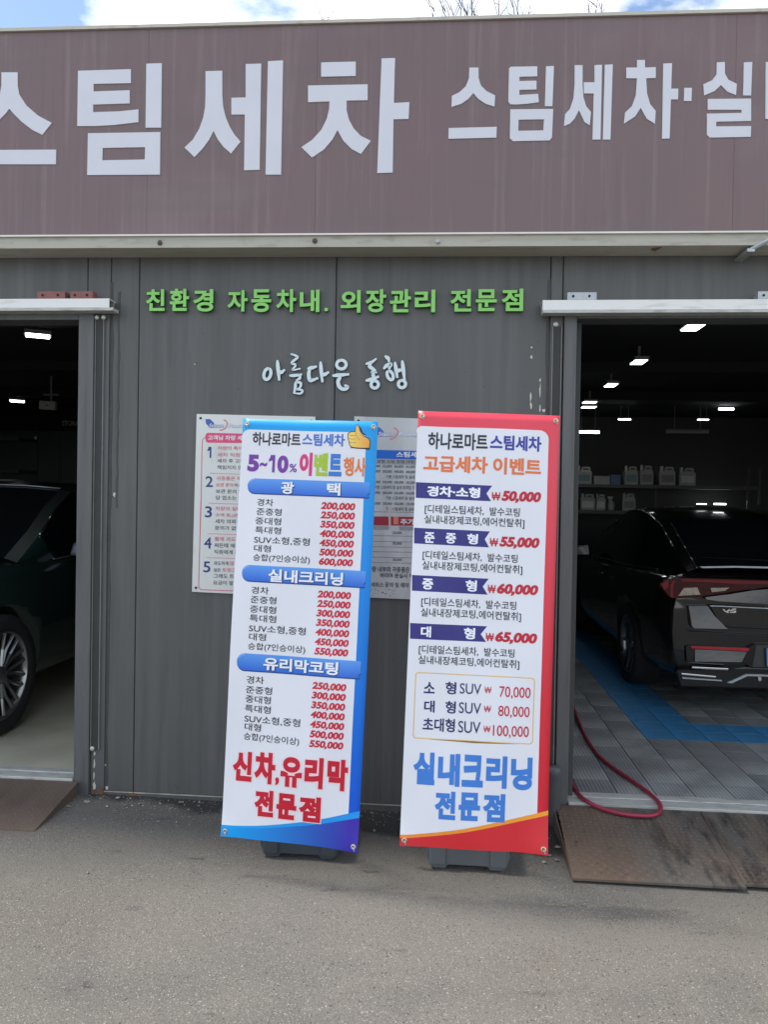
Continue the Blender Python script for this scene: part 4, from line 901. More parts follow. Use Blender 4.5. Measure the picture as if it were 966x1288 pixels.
# ------------------------------------------------------------------ peeling paint and rust on the cladding
M_fl = mat('bare_primer', (.60, .57, .47), .7, var=.12, vs=60); M_ru = mat('rust_stain', (.20, .09, .035), .85, var=.25, vs=50)
def flakes(name, m, items, y):
    g = G()
    for (px, py, w, h) in items:
        p = atY(px, py, y); n = 9; w_, h_ = w*.0054/2, h*.0050/2
        g.poly([(p.x+w_*random.uniform(.45, 1.25)*math.cos(2*math.pi*k/n), p.z+h_*random.uniform(.55, 1.2)*math.sin(2*math.pi*k/n)) for k in range(n)], y-random.uniform(0, .0004), y+.0015)
    return tag(g.obj(name, m, bld), kind='stuff')
flakes('peeled_paint', M_fl, [(118.5, 948, 2, 6), (118, 961, 2, 12), (117.5, 975, 1.5, 9), (118, 988, 3, 11), (115, 1001, 4, 8), (117, 1006, 3, 4)], -.0136)
it = [(143.5, 622, 3, 6), (130.5, 925, 2, 2), (130, 953, 2, 4), (130, 962, 5, 4), (128.5, 967, 2.5, 4), (126, 974, 2, 3), (125, 983, 2.5, 5), (129, 988, 2, 5), (133.5, 991, 4.5, 4), (133, 735, 1.5, 5), (132.5, 745, 1.5, 3), (132, 783, 1.5, 14), (131, 800, 1.5, 12), (131, 815, 1.5, 14), (130, 840, 1.5, 3),
      (669, 437, 2, 2), (669, 449, 2.5, 4), (667.5, 500, 2, 10), (668, 510, 2.5, 9), (679.5, 478, 1.5, 4), (679.5, 492, 1.7, 16), (679.5, 514, 1.5, 9), (684, 516, 5, 4), (245, 458, 2, 1.5)]
flakes('peeled_paint', M_fl, it, -.0030)
flakes('peeled_paint', M_fl, [(695.5, 762, 1.6, 16), (696, 785, 1.6, 14), (695, 822, 2, 10), (694.5, 838, 1.6, 14), (694, 868, 3, 10), (696, 905, 1.5, 8), (698, 973, 2, 3), (698, 990, 2, 3)], -.0136)
its = []
x = 122
while x < 278:
    its.append((x, 999.2+(x-120)*.078, random.uniform(4, 12), random.uniform(.7, 1.6))); x += random.uniform(4, 14)
flakes('peeled_paint', M_fl, its, -.0140)
flakes('rust_spots', M_ru, [(126, 996, 5, 9), (125, 1003, 4, 6), (166, 1002, 14, 9), (168, 1006, 6, 10), (160, 1004, 8, 3), (118, 993, 4, 6), (115, 1000, 6, 4), (180, 1004, 9, 3), (470, 1022, 20, 2), (455, 1018, 5, 3), (152, 458, 1, 1), (246, 457, 1, 3)], -.0132)
# small stones and litter along the wall foot
g = G(); ST = []
for i in range(900):
    u = random.random(); x = random.uniform(-1.95, .62) if u < .85 else random.uniform(-2.6, 2.4)
    y = -.015-abs(random.gauss(0, .16)) if u < .85 else random.uniform(-2.3, -.7)
    if x > XR-.1 and y > -.72 or x < -1.93 and y > -.55: continue
    s = random.uniform(.0015, .0045)*(2.2 if random.random() < .05 else 1)
    z = gz(x, y)+.001 if y > -1.2 else 0
    a = random.random()*6; pts = [(x+s*random.uniform(.6, 1.2)*math.cos(a+k*1.57), y+s*random.uniform(.6, 1.2)*math.sin(a+k*1.57), z) for k in range(4)]
    g.add([*pts, (x+random.uniform(-.3, .3)*s, y, z+s*.9)], [(0, 1, 4), (1, 2, 4), (2, 3, 4), (3, 0, 4)])
tag(g.obj('grit', mat('pale_grit', (.30, .28, .24), .8, var=.5, vs=18)), 'loose grit and small stones scattered along the wall foot', 'gravel', kind='stuff')
g = G(); LV = [(-1.78, -.09), (-1.70, -.06), (-1.55, -.12), (-1.35, -.08), (-1.62, -.15), (-.2, -.12), (-.35, -.06), (.50, -.42), (.47, -.50), (.53, -.47), (.49, -.28), (.52, -.24), (.46, -.20), (.55, -.33), (-1.9, -.2), (-1.84, -.13), (.15, -.1)]
for x, y in LV:
    s = random.uniform(.010, .02); a = random.random()*6; n = 7
    ring = [(x+s*random.uniform(.4, 1.1)*math.cos(a+k*.9), y+s*random.uniform(.4, 1.1)*.6*math.sin(a+k*.9), gz(x, y)+.002+random.uniform(0, .010)) for k in range(n)]
    g.add([*ring, (x, y, gz(x, y)+.010)], [(k, (k+1) % n, n) for k in range(n)])
tag(g.obj('litter_scraps', mat('dry_scrap', (.30, .27, .21), .8, var=.4, vs=15)), 'dry scraps and flakes of old paint lying at the wall foot', 'litter', kind='stuff')

# ------------------------------------------------------------------ cars
def car_paint(name, c):
    m = mat(name, c, .12, var=.02, vs=3, spec=.35, coat=.6); return m
M_glass = mat('tinted_glass', (.006, .008, .010), .04, var=0, spec=.6)
M_chr = mat('chrome', (.72, .74, .76), .12, metal=1, var=.02)
M_tyre = mat('tyre_rubber', (.018, .018, .018), .75, var=.1, vs=20, bump=.2)
M_rim = mat('rim_alloy', (.30, .31, .31), .3, metal=.9, var=.05)
M_blk = mat('gloss_black', (.008, .008, .009), .15, var=0)
def lerp(a, b, t): return a+(b-a)*t
def make_car(M, label, cat, paint, Lc, st, gh, axles, wr, wx, spoke, roof_range, glass_y, twin):
    e = bpy.data.objects.new('parked_car', None); e.empty_display_size = .2; link(e, None, M); tag(e, label, cat, None)
    # body: lofted sections
    secs = []
    for (y, hw, zb, zs, zt_) in st:
        h = zs-zb
        half = [(0, zb), (.80*hw, zb), (.95*hw, zb+.03), (.985*hw, zb+.22*h), (1.0*hw, zb+.5*h), (.995*hw, zb+.74*h), (.965*hw, zb+.86*h), (.95*hw, zb+.95*h), (.90*hw, zs), (.80*hw, lerp(zs, zt_, .6)), (.45*hw, zt_-.004), (0, zt_)]
        secs.append([(x, y, z) for x, z in half]+[(-x, y, z) for x, z in half[1:-1][::-1]])
    g = G(); n = len(secs[0]); vs = [v for s in secs for v in s]; fs = [(i*n+k, i*n+(k+1) % n, (i+1)*n+(k+1) % n, (i+1)*n+k) for i in range(len(secs)-1) for k in range(n)]
    fs += [tuple(range(n))[::-1], tuple(range((len(secs)-1)*n, len(secs)*n))]; g.add(vs, fs)
    body = g.obj('body', paint, e, M, smooth=True); ss = body.modifiers.new('s', 'SUBSURF'); ss.levels = ss.render_levels = 2
    cut = G()
    for y in axles:
        for s in (-1, 1): cut.lathe([(wr+.055, s*(wx-.27)), (wr+.055, s*(wx+.3))], (0, y, wr), 'X', 32)
    co = cut.obj('cut', None, None, M); bo = body.modifiers.new('b', 'BOOLEAN'); bo.object = co; bo.operation = 'DIFFERENCE'; bo.solver = 'EXACT'
    dg = bpy.context.evaluated_depsgraph_get(); dg.update(); nm = bpy.data.meshes.new_from_object(body.evaluated_get(dg)); body.modifiers.clear(); body.data = nm; nm.name = 'body'
    if not nm.materials: nm.materials.append(paint)
    bpy.data.objects.remove(co)
    for pl in nm.polygons: pl.use_smooth = True
    # greenhouse
    gs = []
    for (y, wb_, zbelt, zr) in gh:
        t = max(0, zr-zbelt); wt_ = wb_-t*.52
        side = [(wb_, zbelt-.03), (lerp(wb_, wt_, .35)+.01, lerp(zbelt, zr, .35)), (lerp(wb_, wt_, .75)+.012, lerp(zbelt, zr, .75)), (wt_+.002, zr-.025), (wt_*.89, zr+.003), (wt_*.45, zr+.022), (0, zr+.028)]
        gs.append((y, side))
    def strip(a, b, r, nm_, m_, mirror=True, lift=0):
        for s in (1, -1):
            g = G(); rows_ = [(y, sd) for y, sd in gs if a-1e-6 <= y <= b+1e-6]
            vs = []; k = r[1]-r[0]+1
            for y, sd in rows_:
                for q in sd[r[0]:r[1]+1]: vs.append((s*(q[0]+lift), y, q[1]))
            g.add(vs, [(i*k+j, i*k+j+1, (i+1)*k+j+1, (i+1)*k+j) for i in range(len(rows_)-1) for j in range(k-1)])
            o = g.obj(nm_, m_, e, M, smooth=True)
    y0, y1 = gs[0][0], gs[-1][0]; ra, rb_ = roof_range
    strip(ra, rb_, (3, 6), 'roof', paint); strip(y0, ra, (4, 6), 'rear_window', M_glass); strip(rb_, y1, (4, 6), 'windshield', M_glass)
    strip(y0, ra, (3, 4), 'rear_pillar', M_pil if twin else paint); strip(rb_, y1, (3, 4), 'front_pillar', M_pil if twin else paint)
    strip(y0, glass_y[0], (0, 3), 'quarter_panel', paint); strip(glass_y[0], glass_y[1], (0, 3), 'side_window', M_glass); strip(glass_y[1], y1, (0, 3), 'pillar_foot', paint)
    G().box(-.66, .66, gs[1][0]+.3, gs[-2][0]-.5, .45, .95).obj('cabin_floor', M_blk, e, M)
    hd = [sd for y, sd in gs if abs(y-rb_) < .01][0]
    G().tube([(s_*q[0], rb_+.012, q[1]+.004) for s_, q in [(-1, hd[4]), (-1, hd[5]), (1, hd[6]), (1, hd[5]), (1, hd[4])]], .006, 6).obj('screen_header', M_galv, e, M, smooth=True)
    for s in (-1, 1):
        pts = [(s*(sd[3][0]+.010), y, sd[3][1]+.004) for y, sd in gs if glass_y[0]-.01 <= y <= glass_y[1]+.01]
        G().tube(pts, .008, 6).obj('window_trim', M_chr, e, M, smooth=True)
        pts = [(s*(sd[0][0]+.012), y, sd[0][1]+.035) for y, sd in gs if glass_y[0]-.01 <= y <= glass_y[1]+.01]
        G().tube(pts, .006, 6).obj('belt_trim', M_chr, e, M, smooth=True)
        pts = [(s*(sd[4][0]+.004), y, sd[4][1]+.005) for y, sd in gs if y <= ra+.01]
        G().tube(pts, .006, 6).obj('screen_trim', M_chr, e, M, smooth=True)
        for q in (.40, .62):
            yb_ = lerp(glass_y[0], glass_y[1], q); G().box(s*(gh[3][1]+.045)-.012, s*(gh[3][1]+.045)+.012, yb_-.08, yb_+.08, gh[3][2]-.16, gh[3][2]-.135).obj('door_handle', M_chr, e, M, bevel=.006)
        ym = glass_y[1]-.22; zz = gh[-2][2]+.06; wm = gh[4][1]
        G().add([(s*(wm+a), ym+b, zz+c) for a, b, c in ((.03, -.07, -.05), (.22, -.06, -.06), (.24, -.06, .06), (.05, -.07, .08), (.03, .05, -.04), (.21, .06, -.05), (.22, .05, .04), (.05, .04, .05))],
                [(0, 1, 2, 3), (7, 6, 5, 4), (0, 4, 5, 1), (1, 5, 6, 2), (2, 6, 7, 3), (3, 7, 4, 0)]).obj('door_mirror', M_mir if twin else paint, e, M, bevel=.02)
    # wheels
    for y in axles:
        for s in (-1, 1):
            Mw = M @ Matrix.Translation((s*(wx-.115), y, wr)) @ (Matrix.Rotation(math.pi, 4, 'Z') if s < 0 else Matrix())
            ri = wr*.74
            w = G().lathe([(ri, -.11), (wr*.93, -.12), (wr, -.09), (wr, .09), (wr*.93, .118), (ri+.012, .112), (ri, .10)], axis='X', n=48, cap=False).obj('wheel', M_tyre, e, Mw, smooth=True)
            G().lathe([(ri, .104), (ri-.006, .112), (ri-.016, .104), (ri-.020, .06), (ri-.03, -.09)], axis='X', n=48, cap=False).obj('rim', M_rim, w, Mw, smooth=True)
            G().lathe([(ri-.02, -.03), (ri-.06, .0), (.05, .0)], axis='X', n=32).obj('brake_disc', M_blk, w, Mw)
            G().lathe([(.058, .03), (.055, .088), (.035, .098), (.001, .098)], axis='X', n=24).obj('hub_cap', M_rim, w, Mw, smooth=True)
            for k in range(spoke):
                a0 = 2*math.pi*k/spoke; g = G()
                for da in ((-.10, .10) if twin else (0,)):
                    r0, r1 = .045, ri-.008; aa0, aa1 = a0+da*.5, a0+da*1.9; ww0, ww1 = .012, .017
                    for_ = []
                    for r_, aa, ww, xx in ((r0, aa0, ww0, .085), ((r0+r1)/2, (aa0+aa1)/2, ww0*.9, .082), (r1, aa1, ww1, .098)):
                        c = Vector((0, math.cos(aa), math.sin(aa))); t_ = Vector((0, -math.sin(aa), math.cos(aa)))
                        for_ += [c*r_+t_*ww+Vector((xx-.012, 0, 0)), c*r_+t_*ww*.3+Vector((xx, 0, 0)), c*r_-t_*ww*.3+Vector((xx, 0, 0)), c*r_-t_*ww+Vector((xx-.012, 0, 0)), c*r_+Vector((xx-.045, 0, 0))]
                    g.add(for_, [(i*5+j, i*5+(j+1) % 5, (i+1)*5+(j+1) % 5, (i+1)*5+j) for i in range(2) for j in range(5)])
                g.obj('spoke', M_rim, w, Mw)
    return e
M_pil = mat('pillar_paint', (.012, .022, .02), .42, var=.03, spec=.35)
M_mir = mat('mirror_shell', (.16, .18, .22), .25, metal=.3)
M_pg = car_paint('dark_green_paint', (.012, .028, .024)); M_pb = car_paint('black_paint', (.006, .006, .007))
# left: large dark SUV nosing out of the left bay
wc = atZ(6, 925, FZ)
Lc = 4.94; MS = Matrix.Translation((wc.x-.985, wc.y+4.08, FZ)) @ Matrix.Rotation(math.pi, 4, 'Z')
st = [(0, .80, .50, .98, 1.02), (.05, .90, .40, 1.05, 1.08), (.3, .965, .30, 1.09, 1.12), (1.0, .985, .25, 1.10, 1.13), (2.2, .985, .24, 1.08, 1.11), (3.4, .985, .24, 1.05, 1.09), (3.9, .98, .25, 1.02, 1.09), (4.4, .955, .27, .97, 1.06), (4.72, .90, .30, .90, .97), (4.88, .82, .36, .80, .86), (4.94, .72, .44, .72, .76)]
gh = [(.18, .86, 1.10, 1.12), (.40, .88, 1.10, 1.44), (.75, .89, 1.10, 1.57), (1.5, .90, 1.09, 1.615), (2.2, .90, 1.08, 1.61), (2.62, .90, 1.07, 1.565), (3.0, .895, 1.06, 1.42), (3.35, .89, 1.05, 1.25), (3.72, .86, 1.04, 1.08)]
car1 = make_car(MS, 'very dark green large car parked nose out in the left bay', 'car', M_pg, Lc, st, gh, (1.13, 4.08), .378, .985, 10, (.75, 2.62), (.40, 3.35), True)
G().box(.30, .35, 0, .004, -.006, .006)
b0 = MS.inverted() @ atX(70, 765, wc.x)
G().box(.986, .992, b0.y-.05, b0.y+.05, b0.z-.008, b0.z+.008).obj('fender_badge', M_galv, car1, MS)
for s in (-1, 1):
    G().box(s*.70-.13, s*.70+.13, 4.80, 4.88, .70, .74).obj('headlight', M_lampb, car1, MS, bevel=.01); G().box(s*.70-.12, s*.70+.12, 4.82, 4.89, .63, .67).obj('headlight', M_lampb, car1, MS, bevel=.01)
G().poly([(-.40, .42), (.40, .42), (.48, .78), (-.48, .78)], 0, .02).obj('grille', M_blk, car1, MS @ Matrix.Translation((0, 4.95, 0)))
# right: black saloon seen from behind
RY = 1.66; fK = Frame((0, RY, 0), (1, 0, 0), (0, 0, 1))
xs_l = fK.px('p', 836, 760)[0]
MK = Matrix.Translation((xs_l+.915, RY+.015, FZ))
st = [(0, .84, .33, .93, .97), (.04, .885, .27, .97, 1.00), (.22, .915, .24, .99, 1.03), (.9, .93, .20, .97, 1.0), (2.0, .93, .19, .95, .97), (3.2, .93, .19, .92, .95), (3.9, .91, .20, .85, .92), (4.5, .87, .22, .76, .83), (4.8, .76, .30, .64, .68), (4.9, .62, .40, .56, .58)]
gh = [(.42, .64, .99, 1.03), (.80, .735, .99, 1.21), (1.15, .81, .98, 1.36), (1.5, .85, .975, 1.44), (2.0, .85, .97, 1.49), (2.5, .85, .96, 1.48), (2.9, .85, .95, 1.37), (3.25, .84, .94, 1.18), (3.6, .81, .93, .98)]
car2 = make_car(MK, 'glossy black saloon car seen from behind in the right bay', 'car', M_pb, 4.9, st, gh, (1.05, 3.90), .335, .93, 10, (1.15, 2.9), (.80, 3.25), False)
M_tl = mat('tail_red', (.045, .001, .003), .22, var=.1, vs=8, spec=.3); M_tlb = mat('tail_red_bright', (.20, .008, .014), .25, var=.1, spec=.3)
M_clr = mat('reverse_lens', (.38, .31, .24), .1, var=.35, vs=60, coat=1); M_ref = mat('reflector_red', (.50, .015, .03), .2, var=.03)
M_gb = mat('gloss_panel', (.010, .011, .012), .05, var=0, coat=.5, spec=.4, bump=.5, bs=7, stretch=(1, 1, 3))
fT = Frame((0, RY-.004, 0), (1, 0, 0), (0, 0, 1))
def kp(pts, m, nm, y=-.012, d=.03, par=car2, lab=None, bev=0, tilt=0.):
    gg = G().poly([fT.px('k', *q) for q in pts], y, y+d); z0 = max(v[2] for v in gg.v)
    gg.v = [(a, b-(z0-c)*tilt, c) for a, b, c in gg.v]
    o = gg.obj(nm, m, par, fT.M, bevel=bev)
    if lab: o['label'] = lab
    return o
Xc = MK.translation.x
tl = kp([(60, 295), (105, 262), (220, 240), (380, 245), (966, 262), (1750, 295), (1700, 400), (1000, 318), (860, 330), (640, 365), (420, 398), (190, 415), (150, 408), (95, 345)], M_tl, 'tail_light', -.018, .05, lab='dark red full width tail light', bev=.004)
kp([(235, 252), (380, 256), (966, 272), (1700, 300), (1690, 318), (966, 292), (700, 290), (380, 272), (250, 270)], M_tlb, 'light_bar', -.022, .006, tl)
kp([(215, 390), (262, 325), (372, 320), (398, 380)], M_clr, 'reverse_lens', -.024, .008, tl)
kp([(484, 325), (640, 322), (600, 348), (492, 360)], M_clr, 'reverse_lens', -.024, .008, tl)
kp([(75, 290), (132, 262), (130, 320), (98, 340)], M_tlb, 'lens_segment', -.022, .008, tl); kp([(150, 400), (150, 300), (178, 260), (190, 262), (170, 320), (172, 408)], M_tlb, 'lens_segment', -.0225, .008, tl)
kp([(430, 400), (640, 372), (820, 345), (1000, 330), (1600, 395), (1600, 470), (966, 462), (600, 440), (440, 418)], M_gb, 'boot_lid_upper', -.008, .05, bev=.004, tilt=.35)
kp([(480, 478), (966, 500), (1500, 520), (1380, 700), (966, 672), (640, 655), (560, 620)], M_pb, 'boot_lid_lower', -.012, .03, bev=.006)
kp([(302, 474), (462, 474), (520, 560), (600, 640), (640, 668), (340, 662), (322, 640)], M_gb, 'bumper_corner', -.014, .05, bev=.004, tilt=.12)
kp([(480, 470), (600, 474), (966, 492), (966, 500), (600, 482), (482, 478)], M_galv, 'lid_edge', -.018, .01)
kp([(310, 690), (966, 722), (1500, 745), (1500, 760), (966, 735), (330, 702)], M_blk, 'bumper_step', -.02, .03)
kp([(285, 815), (305, 808), (800, 828), (860, 792), (966, 790), (1300, 800), (1400, 880), (1350, 1000), (830, 985), (760, 945), (290, 945)], M_blk, 'bumper_insert', -.008, .03)
kp([(320, 808), (805, 826), (800, 850), (330, 826)], M_ref, 'reflector', -.018, .02)
kp([(358, 835), (795, 855), (745, 940), (352, 935)], M_gb, 'bumper_pocket', -.010, .04, bev=.003, tilt=.15)
kp([(862, 800), (1330, 800), (1380, 990), (830, 985)], M_inw, 'plate_recess', -.016, .02, bev=.006)
kp([(330, 978), (632, 992), (628, 1008), (328, 992)], M_chr, 'bumper_trim', -.022, .02, bev=.002); kp([(242, 1032), (530, 1058), (528, 1070), (244, 1046)], M_chr, 'bumper_trim', -.020, .02, bev=.002)
kp([(250, 1066), (580, 1090), (580, 1100), (255, 1078)], M_galv, 'bumper_trim', -.018, .02)
kp([(200, 1010), (640, 1000), (780, 985), (1400, 1010), (1380, 1180), (240, 1150)], M_blk, 'diffuser', -.004, .05, bev=.01)
kp([(620, 1110), (780, 1040), (1400, 1058), (1400, 1072), (790, 1056), (660, 1116)], M_galv, 'diffuser_edge', -.02, .02)
kp([(875, 1062), (902, 1062), (905, 1092), (882, 1096)], M_chr, 'tow_cover', -.022, .01)
kp([(400, 150), (700, 145), (1600, 165), (1600, 180), (700, 158), (430, 162)], M_galv, 'spoiler_edge', -.002, .02)
# number plate: a blue plate, only its left edge falls inside the picture
pp = kp([(932, 825), (1420, 835), (1420, 985), (940, 975)], mat('plate_blue', (.10, .33, .62), .4, var=.03), 'number_plate', -.024, .008, lab='blue number plate', bev=.003)
kp([(930, 822), (945, 822), (948, 978), (936, 978)], M_blk, 'plate_frame', -.028, .006)
# badge strokes
I_bad = M_chr
for poly in ([(578, 500), (594, 500), (606, 518), (640, 494), (664, 494), (622, 522), (640, 530), (618, 530), (600, 522)], [(640, 494), (694, 494), (690, 504), (660, 504), (652, 510), (688, 511), (694, 520), (686, 530), (640, 531), (644, 523), (672, 522), (674, 518), (636, 517)]):
    kp(poly, I_bad, 'badge', -.030, .012)
# chrome line of the deck and screen base
for i, pts in enumerate(([(425, 75), (600, 84), (966, 97), (1500, 105)],)):
    P = [MK.inverted() @ atY(*zp('k', *q), RY+.46) for q in pts]
    G().tube(P, .005, 6).obj('screen_moulding', M_chr, car2, MK)

# ------------------------------------------------------------------ inside: lights, shelves and things on them
LZ = 2.86
def lamp(px, py, label, w=.26, d=.5, z=LZ, rz=0., st_=1):
    p = atZ(px, py, z); e = empty('ceiling_light', tuple(p), label, 'light', 'ceiling lights inside the bays')
    M_ = Matrix.Translation(p) @ Matrix.Rotation(rz, 4, 'Z')
    WM[e.name] = M_; e.matrix_basis = M_
    G().box(-w/2-.012, w/2+.012, -d/2-.012, d/2+.012, .006, .035).obj('lamp_housing', M_lampb, e, M_); G().box(-w/2, w/2, -d/2, d/2, 0, .005).obj('diffuser', M_lamp, e, M_)
    G().box(-.01, .01, -.01, .01, .036, 3.0-z).obj('hanger', M_lampb, e, M_)
lamp(47, 423, 'lit ceiling panel nearest the door in the left bay', .17, .14, rz=.5)
lamp(21, 505, 'lit ceiling panel deeper in the left bay', .17, .20, rz=.5)
lamp(874, 411, 'lit ceiling panel nearest the door in the right bay', .11, .26)
lamp(804, 456, 'second lit ceiling panel of the right bay, counted from the door', .10, .20)
lamp(769, 485, 'third lit ceiling panel of the right bay, counted from the door', .10, .20)
lamp(742, 506.5, 'upper of the two lit panels close together left in the right bay', .15, .14)
lamp(741, 512.5, 'lower of the two lit panels close together left in the right bay', .17, .12)
def tubel(px, py, wpx, label, Y=6.9, on=True, hpx=3.0):
    c = atY(px, py, Y); s = (Y-CAM.y)/FP; w = wpx*s*.9; r = hpx*s/2*.75
    e = empty('tube_light', tuple(c), label, 'light', 'tube lights over the shelf')
    M_ = Matrix.Translation(c)
    G().box(-w/2, w/2, -r, r, -r, r).obj('tube', M_lamp if on else M_lampd, e, M_, bevel=r*.6)
    G().box(-w/2, w/2, -r*.8, r*.8, r+.001, r+.02).obj('batten', M_lampb, e, M_)
    for s_ in (-.3, .3) if c.z > 2 else (): G().box(w*s_-.004, w*s_+.004, -.004, .004, r+.021, 3.0-c.z).obj('hanger', M_lampb, e, M_)
tubel(786, 527.5, 17, 'short lit tube in a dark frame, left of the middle of the right bay', hpx=1.8)
tubel(740, 543.5, 31, 'long bright tube beside the left jamb of the right bay', hpx=4)
tubel(885, 528, 15, 'short dim tube right of the unlit tube in the right bay', hpx=1.8)
tubel(914, 514.5, 20, 'bright tube furthest right in the right bay', hpx=3.4)
tubel(865, 543.5, 57, 'long unlit tube in the middle of the right bay', on=False, hpx=4.5)
tubel(883, 634, 13, 'thin strip imitating a lamp reflection low at the back of the right bay, left one', Y=8.0, hpx=1.5)  # both low strips: lamp reflections built as glowing bars
tubel(906, 634, 16, 'thin strip imitating a lamp reflection low at the back of the right bay, right one', Y=8.0, hpx=2.2)
# shelf
SYY = 7.2; M_shelf = mat('shelf_steel', (.085, .085, .085), .5, var=.08, vs=5)
def zat(py, px=840): return atY(px, py, SYY).z
sa, sb = atY(712, 612, SYY).x, atY(957, 614, SYY).x
sh = empty('wall_shelf', (sa, SYY, zat(646)), 'long dark steel shelf with two boards at the back of the right bay', 'shelf')
z1, z2 = zat(610.5), zat(643.5)
G().box(sa, sb, SYY-.02, SYY+.42, z1-.045, z1).obj('shelf_board', M_shelf, sh, I4); G().box(sa, atY(860, 640, SYY).x, SYY-.02, SYY+.42, z2-.045, z2).obj('shelf_board', M_shelf, sh, I4)
for x in (sa+.02, sb-.03, (sa+sb)/2): G().box(x, x+.03, SYY+.38, SYY+.41, FZ, zat(585)).obj('upright', M_shelf, sh, I4)
G().box(sb-.03, sb, SYY-.024, SYY+.0, z1-.25, zat(588)).obj('upright', M_shelf, sh, I4)
M_jug = mat('milky_plastic', (.34, .35, .33), .45, var=.06, vs=8); M_cap = mat('jug_cap', (.50, .50, .48), .5); 
I_lab = [mat('teal_label', (.14, .26, .26), .5), mat('grey_label', (.20, .20, .20), .5), mat('pale_label', (.55, .57, .55), .5)]
def jug(x0, x1, y0, z, label, li, grp='plastic jugs on the shelf', mm=None):
    a, b = atY(x0, 600, SYY+.05).x, atY(x1, 600, SYY+.05).x; w = b-a; h = (atY(x0, y0, SYY+.05).z-z)
    e = empty('plastic_jug', ((a+b)/2, SYY+.12, z), label, 'jug', grp); M_ = WM[e.name]
    hb = h*.74
    G().poly([(-w/2, 0), (w/2, 0), (w/2, hb*.93), (w*.42, hb), (-w*.42, hb), (-w/2, hb*.93)], -.07, .07).obj('jug_body', mm or M_jug, e, M_, bevel=.012)
    G().poly([(-.12*w, hb), (.44*w, hb), (.44*w, h*.9), (.36*w, h*.97), (-.02*w, h*.97), (-.12*w, h*.88)], -.02, .02, [(.0, hb+.25*(h-hb)), (.33*w, hb+.25*(h-hb)), (.31*w, h*.87), (.0, h*.87)]).obj('handle', mm or M_jug, e, M_)
    G().lathe([(w*.11, hb-.005), (w*.11, h*.98), (w*.10, h)], (-w*.30, 0, 0), 'Z', 12).obj('cap', M_cap, e, M_)
    G().poly([(-w*.38, hb*.22), (w*.38, hb*.22), (w*.38, hb*.80), (-w*.38, hb*.80)], -.0725, -.0705).obj('jug_label', I_lab[li], e, M_)
    G().poly([(-w*.38, hb*.72), (w*.38, hb*.72), (w*.38, hb*.80), (-w*.38, hb*.80)], -.0740, -.0726).obj('label_band', M_jug, e, M_)
z1 += .001; z2 += .001
for x0, x1, y0, lab, li in ((724.5, 745, 586, 'white jug at the left end of the upper shelf beside the door jamb', 0), (786, 803.5, 585.5, 'white jug with teal label, first of the upper row after the boxes', 0), (805.5, 822.5, 584.5, 'white jug with dark oval label on the upper shelf, second after the boxes', 1),
        (830, 850.5, 586, 'white jug with dark label, third after the boxes, standing apart on the upper shelf', 1), (855, 876, 587.5, 'white jug with pale label at the right end of the upper row', 2)): jug(x0, x1, y0, z1, lab, li)
for x0, x1, y0, lab, li in ((731, 750, 620.5, 'white jug in front on the lower shelf near the door jamb', 2), (751, 763, 621, 'smaller milky jug right of the front jug on the lower shelf', 2), (784, 801, 620, 'jug on the lower shelf half hidden behind the car roof', 1)): jug(x0, x1, y0, z2, lab, li, 'plastic jugs on the lower shelf')
def boxp(x0, x1, y0, z, nm, lab, m):
    a, b = atY(x0, 600, SYY+.05).x, atY(x1, 600, SYY+.05).x; h = atY(x0, y0, SYY+.05).z-z
    e = empty(nm, ((a+b)/2, SYY+.15, z), lab, 'box'); M_ = WM[e.name]; w = b-a
    G().box(-w/2, w/2, -.1, .1, 0, h*.86).obj('box_body', m, e, M_, bevel=.004); G().box(-w/2-.004, w/2+.004, -.104, .104, h*.861, h).obj('lid', m, e, M_, bevel=.003)
boxp(747.5, 768, 598.5, z1, 'storage_box', 'low white box between the jugs on the upper shelf', M_jug); boxp(769, 781, 597, z1, 'storage_box', 'small blue box right of the white box on the upper shelf', mat('blue_box', (.10, .16, .30), .5))
a = atY(770, 640, SYY+.05)
e = empty('spray_bottle', (a.x, SYY+.12, z2), 'small white spray bottle beside the jugs on the lower shelf', 'bottle'); M_ = WM[e.name]
G().lathe([(.05, 0), (.055, .02), (.055, .10), (.02, .15), (.02, .17)], n=14).obj('bottle_body', M_jug, e, M_, smooth=True); G().box(-.045, .02, -.012, .012, .171, .20).obj('trigger_head', M_cap, e, M_); G().box(-.03, -.02, -.006, .006, .13, .1705).obj('trigger', M_cap, e, M_)
# left bay: storage sign, header, hanging unit, carton on a shelf
p0, p1 = atY(-300, 541, 7.6), atY(106, 541, 7.6)
e = empty('storage_partition', (p1.x, 7.6, FZ), 'dark partition across the back of the left bay with a storage sign', 'partition')
zh = atY(60, 541.5, 7.6).z
M_part = mat('dark_green_panel', (.08, .105, .095), .6, var=.1, vs=1.5)
for i in range(5):
    xx = -7.3+i*1.24; G().box(xx, xx+1.235, 7.66, 7.70, FZ, zh-.001).obj('partition_panel', M_part, e, I4)
G().box(-7.3, -1.16, 7.60, 7.70, zh, zh+.9).obj('header_panel', mat('header_paint', (.015, .018, .018), .6), e, I4)
fP = Frame((0, 7.598, 0), (1, 0, 0), (0, 0, 1)); g = G(); put(g, fP, 'p', 'STORAGE', 78, 535.5, 107, 529.5, off=.012, lift=.002, depth=.01)
g.obj('storage_lettering', mat('sign_grey', (.65, .65, .60), .5), e, fP.M)
p = atY(64, 511, 4.6); e = empty('hanging_unit', (p.x, 4.6, p.z), 'small pale rectangular unit hung from the ceiling of the left bay', 'device'); M_ = Matrix.Translation(p)
s = (4.6-CAM.y)/FP
